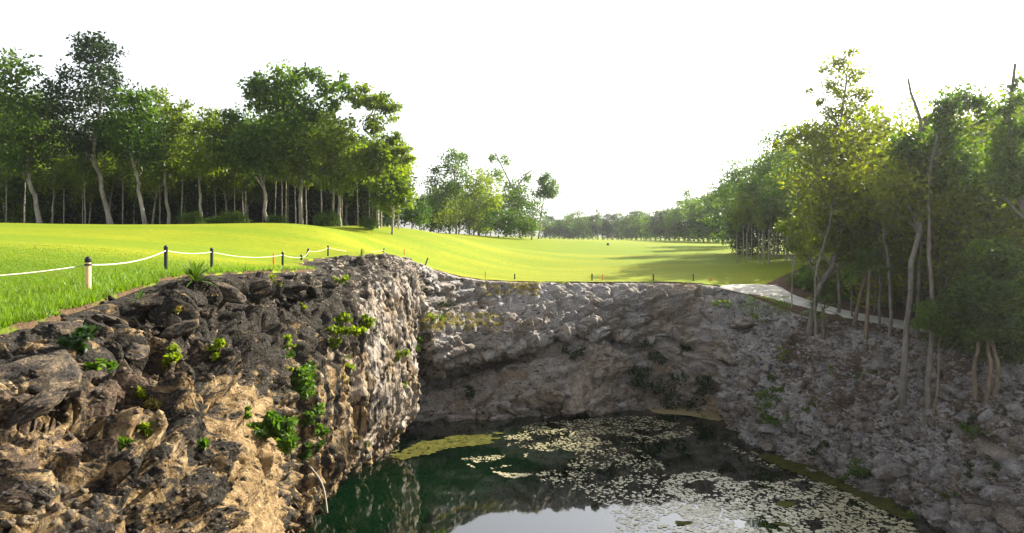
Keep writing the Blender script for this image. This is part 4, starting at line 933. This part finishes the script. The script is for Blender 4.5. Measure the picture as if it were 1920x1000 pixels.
S = [('dense dark green shrub bulging from the middle of the sunlit cliff', 548,698,46,1500,.15,'leaf_shrub'),
 ('bright rounded shrub growing left of a pale groove low on the sunlit cliff', 500,792,34,900,.13,'leaf_shrub'),
 ('shrub trailing down the cliff above the dangling root', 580,785,26,600,.13,'leaf_shrub'),
 ('lower hanging clump of leaves just above the dangling root', 584,842,17,280,.12,'leaf_shrub'),
 ('yellow green shrub high on the fluted part of the sunlit cliff', 625,625,28,700,.16,'leaf_yellow'),
 ('small yellow shrub on a pale flute below the higher yellow green one', 652,690,18,260,.16,'leaf_yellow'),
 ('small light green sprig above the dense dark green shrub', 534,645,17,160,.12,'leaf_yellow'),
 ('lone light green seedling standing on the black ledge', 320,672,19,150,.085,'leaf_yellow'),
 ('small sprig on the black ledge beside the lone seedling', 414,654,15,110,.09,'leaf_yellow'),
 ('tiny pale sprig at the top of the smooth tan face', 276,795,13,90,.07,'leaf_yellow'),
 ('dull green tuft below the tiny pale sprig on the tan face', 240,830,14,120,.07,'leaf_shrub'),
 ('dark drooping plant in the black hollow under the flat ledge', 155,645,26,260,.10,'leaf_dark'),
 ('yellow tuft at the frame end of the brown ledge', 8,700,14,90,.06,'leaf_yellow'),
 ('narrow yellow shrub on the upper edge of the fluted cliff', 684,600,16,220,.17,'leaf_yellow'),
 ('little sprig near the outer corner of the fluted cliff', 740,668,14,160,.18,'leaf_yellow'),
 ('tuft low on the outer corner of the fluted cliff', 757,720,9,90,.17,'leaf_yellow'),
 ('bright shrub in the notch between the cliff and the grassy ledge', 783,640,20,320,.18,'leaf_shrub'),
 ('yellow shrub at the inner end of the grassy ledge', 812,592,14,220,.18,'leaf_yellow'),
 ('dark green shrub in the shade under the corner recess', 835,575,12,160,.18,'leaf_dark'),
 ('yellow sprig on the top of the near dark rocks by the turf', 520,525,11,80,.10,'leaf_yellow'),
 ('pale sprig on the dark rocks above the yellow green shrub', 632,528,12,90,.14,'leaf_yellow'),
 ('dark shrub on the pale boulder under the far overhang', 1080,655,18,300,.19,'leaf_dark'),
 ('dark green shrub in the cleft of the far cliff', 1218,655,24,480,.19,'leaf_dark'),
 ('smaller dark shrub right of the cleft in the far cliff', 1276,655,16,240,.19,'leaf_dark'),
 ('dark creeping shrub on the lowest far boulder', 1185,715,22,340,.19,'leaf_dark'),
 ('broad dark green thicket at the foot of the far cliff', 1262,722,42,1500,.20,'leaf_dark'),
 ('dark green bush beside the broad thicket at the foot of the far cliff', 1312,732,26,600,.20,'leaf_dark'),
 ('green shrub at the water corner where the scree begins', 1344,795,18,360,.17,'leaf_shrub'),
 ('upright green shrub in the middle of the scree slope', 1458,735,22,520,.16,'leaf_shrub'),
 ('green shrub below the upright one on the scree slope', 1440,790,28,700,.16,'leaf_shrub'),
 ('sprig of yellow green leaves high on the scree slope', 1464,668,13,140,.15,'leaf_yellow'),
 ('round bright green bush among the grey boulders', 1822,808,20,480,.12,'leaf_shrub'),
 ('low green plant at the water edge beside a jutting rock', 1608,880,22,460,.14,'leaf_shrub'),
 ('low plant among the stones at the water line of the scree', 1540,845,18,260,.15,'leaf_dark'),
 ('dark low plant by the bottom water edge under the boulders', 1705,975,22,420,.13,'leaf_shrub'),
 ('small weed on the brown ground among the palm trunks', 1618,705,10,90,.13,'leaf_shrub'),
 ('small weed on the gravel below the path', 1555,690,10,90,.13,'leaf_yellow'),
 ('small leafy plant beside the crooked trunk above the grey rock', 1420,600,11,100,.16,'leaf_yellow'),
 ('mossy low plant on the rock shoulder under the path', 1350,570,14,160,.18,'leaf_shrub'),
 ('dark plant among the big boulders near the water', 1862,880,14,160,.11,'leaf_dark'),
 ('dark fern like clump low in the far cave mouth', 880,745,16,200,.19,'leaf_dark'),
 ('dark clump at the foot of the cave wall by the algae bank', 905,780,14,170,.19,'leaf_dark')]
for i, (lb, px, py, r, n, lf, m) in enumerate(S):
    shrub('shrub', lb, px, py, r, n, lf, 200 + i, m, hang=(px in (580, 584)), tall=(.55 if px == 548 else 1.0))
for k in range(18):
    shrub('scree_weed', 'small green weed sprouting between the stones of the scree slope', R.uniform(1390, 1900), R.uniform(640, 930), R.uniform(7, 13), 110, .12, 400 + k, R.choice(('leaf_shrub', 'leaf_dark', 'leaf_gold')), group='weeds between the stones of the scree slope')
for k in range(12):
    shrub('cliff_weed', 'tiny sprig rooted in a crack of the sunlit rock', R.uniform(150, 730), R.uniform(570, 860), R.uniform(6, 10), 60, .10, 430 + k, R.choice(('dry_blade', 'leaf_gold', 'leaf_shrub')), group='tiny sprigs in cracks of the sunlit rock')
h, _ = ray(578, 880)
if h is None: h = Vector(at(578, 880, 22))
b0 = at(578, 872, h.y); b1 = at(614, 962, h.y - .6)
v, f = tube(spl([b0, (b0 + b1) / 2 + np.array([.12, 0, .1]), b1], 12), np.linspace(.035, .02, 12), 6)
tag(mesh_obj('dangling_root', v - b0, f, MAT['bark'], loc=b0, smooth_shade=True), 'thin bare root dangling from the cliff over dark water', 'root')

# ------------------------------------------------------------------ grass
def grass_patch(name, pts, hmin, hmax, wid, mat, seed, label=None, cat=None, kind='stuff'):
    rg = np.random.default_rng(seed); pts = np.asarray(pts); m = len(pts); hgt = rg.uniform(hmin, hmax, m); a = rg.uniform(0, 6.28, m)
    s = np.stack([np.cos(a), np.sin(a), np.zeros(m)], 1) * (np.asarray(wid) * np.ones(m))[:, None]; ln = rg.normal(size=(m, 3)) * .35 * hgt[:, None]; ln[:, 2] = 0
    tip = pts + ln + np.stack([0 * hgt, 0 * hgt, hgt], 1); v = np.stack([pts - s, pts + s, tip], 1).reshape(-1, 3)
    o = mesh_obj(name, v, np.arange(m * 3).reshape(-1, 3), MAT[mat], attrs={'tint': np.repeat(np.clip(rg.normal(.5, .25, m), 0, 1), 3)})
    return tag(o, label, cat, kind=kind)
pts = []
u = rng.random(460000); dd = 6.2 + 22 * u ** 1.5
pxs = rng.uniform(-60, 860, len(dd)); fadeout = np.clip((dd - 12) / 15, 0, 1) + rng.random(len(dd)) < 1.0; X = (pxs - CX) / F * dd; Y = dd
ang_e = np.arctan2(ed[:, 1], ed[:, 0]); an = np.arctan2(Y - C0[1], X - C0[0]); 
ordr = np.argsort(np.mod(ang_e, 2 * np.pi)); re = np.interp(np.mod(an, 2 * np.pi), np.mod(ang_e, 2 * np.pi)[ordr], (el + jit)[ordr], period=2 * np.pi)
rad = np.hypot(X - C0[0], Y - C0[1]); over = rad - re
ok = fadeout & (over > -0.05) & ((over > .5) | (pnoise(np.c_[X * 1.6, Y * 1.6, np.zeros(len(X))], 3) * 1.6 + over * 2 > -.45))
X, Y, ov = X[ok], Y[ok], over[ok]
Z = ground(X, Y) + .02
tuft = np.exp(-np.clip(ov, 0, 9) / .5)
grass_patch('grass', np.c_[X, Y, Z], .014, .040, .0016 + .00055 * Y, 'blade', 3, 'short bright green turf blades along the rope line', 'grass')
# ragged longer grass where the turf ends
sel = rng.random(len(X)) < tuft * .55
grass_patch('grass', np.c_[X, Y, Z][sel], .06, .16, .005 + .0006 * Y[sel], 'blade', 4, 'longer ragged grass along the broken turf edge', 'grass')
pp = []
for _ in range(9000):
    k = R.random()
    if k < .6: px, py = R.uniform(775, 945), R.uniform(588, 622)
    else: px, py = R.uniform(905, 1010), R.uniform(532, 556)
    h, n_ = ray(px, py)
    if h and n_.z > .25 and h.y > 36: pp.append(h)
grass_patch('ledge_grass', pp, .06, .22, .02, 'dry_blade', 5, 'yellowed dry grass on the ledges of the far cliff', 'grass')
pp = []
for _ in range(2500):
    px, py = R.uniform(1385, 1480), R.uniform(556, 592); h, n_ = ray(px, py)
    if h and h.y > 30 and n_.z > .4: pp.append(h)
grass_patch('verge_grass', pp, .05, .16, .02, 'blade', 6, 'strip of short grass between the path and the rock', 'grass')

# ------------------------------------------------------------------ posts, stakes and rope
MAT['post_dark'] = flat_material('post_dark', (0.012, 0.022, 0.018), .5, .3)
MAT['post_pale'] = flat_material('post_pale', (0.62, 0.46, 0.22), .6, .15, 12)
MAT['post_cap'] = flat_material('post_cap', (0.008, 0.008, 0.010), .4, .2)
MAT['stake_red'] = flat_material('stake_red', (0.62, 0.10, 0.03), .6, .15)
MAT['rope'] = flat_material('rope', (0.66, 0.62, 0.47), .8, .15, 60, .5)
def lathe(prof, sides=12):
    th = np.linspace(0, 2 * math.pi, sides, endpoint=False)
    v = np.concatenate([np.c_[r * np.cos(th), r * np.sin(th), np.full(sides, z)] for r, z in prof]); f = []
    for i in range(len(prof) - 1):
        for j in range(sides): f.append((i * sides + j, i * sides + (j + 1) % sides, (i + 1) * sides + (j + 1) % sides, (i + 1) * sides + j))
    f.append(tuple(range((len(prof) - 1) * sides, len(prof) * sides))); return v, f
def post(label, px, py, top, d, kind='dark', lean=0.0, group=None):
    b = at(px, py, d); z = max(drop(b[0], b[1]), gz(b[0], b[1])) if d > 10 else b[2]; z = gz(b[0], b[1]) + .02
    H = (HY - top) / F * d - z; rd = .045 if kind != 'red' else .03
    root = empty('rope_post' if kind != 'red' else 'red_stake', (b[0], b[1], z)); root.rotation_euler = (0, lean, R.uniform(0, 1))
    v, f = lathe([(rd, -.25), (rd, H * .5), (rd * .96, H - .05)]); mesh_obj('shaft', v, f, MAT[{'dark': 'post_dark', 'pale': 'post_pale', 'red': 'stake_red'}[kind]], root, smooth_shade=False)
    if kind != 'red':
        v, f = lathe([(rd * 1.12, H - .07), (rd * 1.12, H - .015), (rd * .8, H + .012), (rd * .3, H + .025)]); mesh_obj('cap', v, f, MAT['post_cap'], root)
        v, f = lathe([(rd * 1.25, H - .12), (rd * 1.25, H - .095)]); mesh_obj('rope_collar', v, f, MAT['post_cap'], root)
    else:
        v, f = lathe([(rd * 1.02, H - .05), (rd * .6, H - .01)]); mesh_obj('tip', v, f, MAT['stake_red'], root)
    tag(root, label, 'post' if kind != 'red' else 'stake', group)
    return np.array([b[0] + math.sin(lean) * H, b[1], z + (H - .11) * math.cos(lean)])
RP = {}
RP[0] = post('pale cream rope post with a black cap, closest to the bare rock', 165, 556, 484, 11.0, 'pale')
RP[1] = post('dark rope post next to the pale cream one along the rope', 311, 507, 462, 17.0)
RP[2] = post('dark rope post right behind the large spiky plant', 397, 503, 466, 20.7)
post('short orange red stake beside the rope posts on the turf point', 513, 502, 475, 27.0, 'red')
RP[3] = post('dark rope post right beside the orange red stake', 530, 502, 473, 26.5)
RP[4] = post('short dark rope post on the tip of the turf point, upright', 565, 502, 478, 30.0)
RP[5] = post('dark rope post leaning over beside the tip of the turf point', 574, 490, 466, 33.0, lean=.32)
RP[6] = post('dark rope post at the rope end just behind the cliff crest', 615, 483, 461, 36.5)
RP[7] = post('leaning dark post behind the top of the sunlit cliff', 718, 480, 466, 47.0, lean=.35)
post('red stake behind the top of the sunlit cliff', 758, 481, 467, 49.0, 'red')
post('leaning dark post where the lawn dips past the cliff corner', 797, 497, 483, 47.0, lean=.4)
post('red stake on the lawn above the notch of the far cliff', 910, 524, 509, 47.0, 'red')
FG = 'dark stakes along the far rim'
for px in (965, 1110, 1225, 1300): post('short dark stake at the lawn edge along the far rim', px, 531, 514, 48.2, group=FG)
for px, py in ((1130, 529), (1332, 535)): post('red stake at the lawn edge between the dark stakes of the far rim', px, py, py - 15, 48.4, 'red', group='red stakes along the far rim')
rp = [at(-130, 540, 9.0)] + [RP[i] for i in range(8)]
rp[0] = np.array([-8.6, 8.6, gz(-8.6, 8.6) + .38]); sag = [.10, .10, .06, .13, .05, .10, .10, .20]
pts = []
for i in range(8):
    t = np.linspace(0, 1, 14)[:, None]; s = rp[i] * (1 - t) + rp[i + 1] * t; s[:, 2] -= sag[i] * 4 * (t * (1 - t))[:, 0]; pts.append(s if i == 7 else s[:-1])
pts = np.concatenate(pts); b = rp[1].copy()
v, f = tube(pts, np.full(len(pts), .010), 6); tag(mesh_obj('rope', v - b, f, MAT['rope'], loc=b, smooth_shade=True), 'white rope sagging from post to post along the turf edge', 'rope')
q_ = on_ground(1140, 466) if False else np.array([(1140 - CX) / F * 95, 95.0])
v, f = lathe([(.16, -.05), (.2, .12), (.14, .3), (.05, .36)]); o = mesh_obj('yardage_marker', v, f, MAT['post_dark'], loc=(q_[0], q_[1], gz(*q_))); tag(o, 'small dark marker alone in the middle of the far lawn', 'marker')

# ------------------------------------------------------------------ floating pads and algae
def inside(poly, x, y):
    c = False; n = len(poly); j = n - 1
    for i in range(n):
        xi, yi = poly[i]; xj, yj = poly[j]
        if (yi > y) != (yj > y) and x < (xj - xi) * (y - yi) / (yj - yi) + xi: c = not c
        j = i
    return c
PG = [([(930,812),(1010,793),(1150,782),(1240,780),(1300,800),(1295,818),(1230,830),(1150,832),(1100,848),(1020,846),(950,836)], .52, 1.0),
      ([(1080,848),(1180,835),(1240,868),(1250,890),(1330,900),(1340,960),(1290,1010),(1150,1010),(1130,945),(1060,920),(1000,900),(980,886),(1060,880)], .50, 1.0),
      ([(1240,892),(1340,882),(1370,898),(1450,905),(1500,898),(1560,908),(1690,960),(1730,1012),(1290,1012)], .42, 1.1),
      ([(1345,825),(1400,845),(1480,868),(1600,905),(1680,948),(1640,952),(1560,912),(1490,892),(1400,862)], .48, .9),
      ([(865,858),(920,855),(990,850),(985,870),(920,880),(880,876)], .60, .9), ([(925,885),(995,890),(985,897),(930,894)], .5, .9)]
def pad_shape(rg, k=8):
    th = np.linspace(0, 2 * math.pi, k, endpoint=False); r = rg.uniform(.55, 1.15, k); return np.c_[r * np.cos(th), r * np.sin(th) * rg.uniform(.55, 1), np.zeros(k)]
pads = []
tries = 0
while len(pads) < 9500 and tries < 120000:
    tries += 1; pgk = R.choices(range(len(PG)), weights=[3, 3, 5, 2, .6, .25])[0]; poly, th_, sc_ = PG[pgk]
    xs = [a for a, _ in poly]; ys = [b for _, b in poly]; x, y = R.uniform(min(xs), max(xs)), R.uniform(min(ys), max(ys))
    if not inside(poly, x, y): continue
    w3 = on_water(x, y)
    if pnoise(np.array([[w3[0] * .9, w3[1] * .9, 3.3]]), 5)[0] + .5 * pnoise(np.array([[w3[0] * 2.6, w3[1] * 2.6, 1.3]]), 6)[0] + R.uniform(-.12, .12) < th_ - .60: continue
    pads.append((w3, (.03 + .095 * R.random() ** 2) * sc_, pgk))
pads.sort(key=lambda a: -a[1] / a[0][1])
rg = np.random.default_rng(77); PM = []
for k in range(8):
    s = pad_shape(rg); m = mesh_obj('floating_pad', s, [tuple(range(8))], MAT['pad'], attrs={'tint': np.full(8, (.05 + .1 * k) if k < 4 else .5 + .12 * (k - 4))}); PM.append(m.data); bpy.data.objects.remove(m)
for i, (w3, s, pk) in enumerate(pads[:290]):
    o = bpy.data.objects.new('floating_pad', PM[(i % 4) + (0 if pk in (0, 3) else 4)]); COL.objects.link(o); o.location = (w3[0], w3[1], WATER_Z + .012 + .002 * (i % 5)); o.scale = (s, s, s); o.rotation_euler = (R.uniform(-.05, .05), R.uniform(-.05, .05), R.uniform(0, 6.28))
    tag(o, 'pale floating leaf pad among the larger ones of the mat on the dark pool', 'leaf pad', 'larger pale pads floating on the pool')
vs, fs, ti, k = [], [], [], 0
for i, (w3, s, pk) in enumerate(pads[290:]):
    a = pad_shape(rg, 6) * s; c_, s2 = math.cos(i * 1.7), math.sin(i * 1.7); a[:, :2] = a[:, :2] @ np.array([[c_, -s2], [s2, c_]])
    a[:, 2] = a[:, 0] * R.uniform(-.12, .12) + .006 + .0015 * (i % 6); vs.append(a + w3); fs.append(tuple(range(k, k + 6))); k += 6; ti += [R.random() * .5 if pk in (0, 3) else .4 + .6 * R.random()] * 6
o = mesh_obj('floating_leaf_mat', np.concatenate(vs), fs, MAT['pad'], attrs={'tint': ti}); tag(o, 'loose mat of small pale leaf fragments drifting on the dark pool', 'leaf mat', kind='stuff')
def mat_sheet(name, label, poly, mat, z, seed):
    rg_ = np.random.default_rng(seed); A_ = np.array(poly, float); n = len(A_); tq = np.linspace(0, n, n * 40, endpoint=False)
    c = catmull(np.array([on_water(*a) for a in poly]), tq); ctr = c.mean(0); d = c - ctr
    c = ctr + d * (1 + .12 * fbm(c * 1.4, 4, seed) + .10 * fbm(c * 5, 3, seed + 1))[:, None]; c[:, 2] = WATER_Z + z
    m = len(c); ring2 = ctr + (c - ctr) * .5; ring2[:, 2] += .01; v = np.concatenate([c, ring2, [ctr + np.array([0, 0, .015])]])
    f = [(i, (i + 1) % m, m + (i + 1) % m, m + i) for i in range(m)] + [(m + i, m + (i + 1) % m, 2 * m) for i in range(m)]
    if mat != 'algae':
        return tag(mesh_obj(name, v, f, MAT[mat], attrs={'tint': np.full(len(v), .5)}, smooth_shade=True), label, 'algae')
    vs_, fs_, ts_ = [], [], []; ar = c[:, :2]
    lo, hi = ar.min(0), ar.max(0); pl_ = [tuple(x) for x in ar[::6]]; k_ = 0; tr_ = 0
    while k_ < 3600 and tr_ < 20000:
        tr_ += 1; x, y = rg_.uniform(lo, hi)
        if not inside(pl_, x, y): continue
        k2 = (np.array([x, y]) - ctr[:2]) * 1.22 + ctr[:2]
        if not inside(pl_, k2[0], k2[1]) and pnoise(np.array([[x * 1.5, y * 1.5, .5]]), 9)[0] + rg_.uniform(-.15, .15) < .08: continue
        s_2 = pad_shape(rg_, 7) * rg_.uniform(.04, .17); s_2[:, 2] = .004 + .0012 * (k_ % 23); vs_.append(s_2 + np.array([x, y, WATER_Z + z])); fs_.append(tuple(range(k_ * 7, k_ * 7 + 7))); ts_ += [rg_.random() ** 2] * 7; k_ += 1
    o = mesh_obj(name, np.concatenate(vs_), fs_, MAT[mat], attrs={'tint': ts_}); o['kind'] = 'stuff'
    return tag(o, label, 'algae')
mat_sheet('algae_mat', 'smooth olive algae bank in the shade at the far corner of the pool', [(738,862),(765,836),(860,818),(935,812),(925,830),(840,842),(790,856)], 'algae', .008, 1)
mat_sheet('algae_mat', 'long yellow green algae strip along the foot of the scree', [(1430,852),(1520,874),(1630,912),(1705,958),(1690,972),(1600,928),(1500,890),(1440,866)], 'algae', .008, 2)
mat_sheet('silt_bank', 'pale tan silt bank at the far foot of the cliff', [(1222,768),(1300,764),(1350,774),(1352,790),(1290,780),(1235,776)], 'silt', .02, 3)
for px, py, rr_, lb in ((1475, 946, .45, 'olive oval leaf lying on the bright reflection near the pale mat'), (1282, 982, .42, 'olive oval leaf lying low on the bright reflection'), (1468, 985, .3, 'small olive leaf in the mat close to the scree')):
    s = pad_shape(rg, 12); s[:, 1] *= .8; o = mesh_obj('lily_leaf', s * rr_, [tuple(range(12))], MAT['algae'], attrs={'tint': np.full(12, .7)}, loc=on_water(px, py) + np.array([0, 0, .03])); tag(o, lb, 'leaf pad')

# ------------------------------------------------------------------ air
hz = G('haze_air'); vp = hz.n('ShaderNodeVolumePrincipled'); vp.inputs['Color'].default_value = (0.92, 0.96, 1.0, 1); vp.inputs['Density'].default_value = 0.00028; vp.inputs['Anisotropy'].default_value = 0.7
hz.link(vp.outputs[0], hz.out.inputs['Volume'])
hx, hy0, hy1, z0, z1 = 452, -452, 490, -15.0, 24.0
hv = [(-hx, hy0, z0), (hx + 20, hy0, z0), (hx + 20, hy1, z0), (-hx, hy1, z0), (-hx, hy0, z1), (hx + 20, hy0, z1), (hx + 20, hy1, z1), (-hx, hy1, z1)]
hazeo = mesh_obj('haze', hv, [(0, 3, 2, 1), (4, 5, 6, 7), (0, 1, 5, 4), (1, 2, 6, 5), (2, 3, 7, 6), (3, 0, 4, 7)], hz.m); tag(hazeo, 'pale even haze in the air over the whole course', 'haze', kind='stuff')
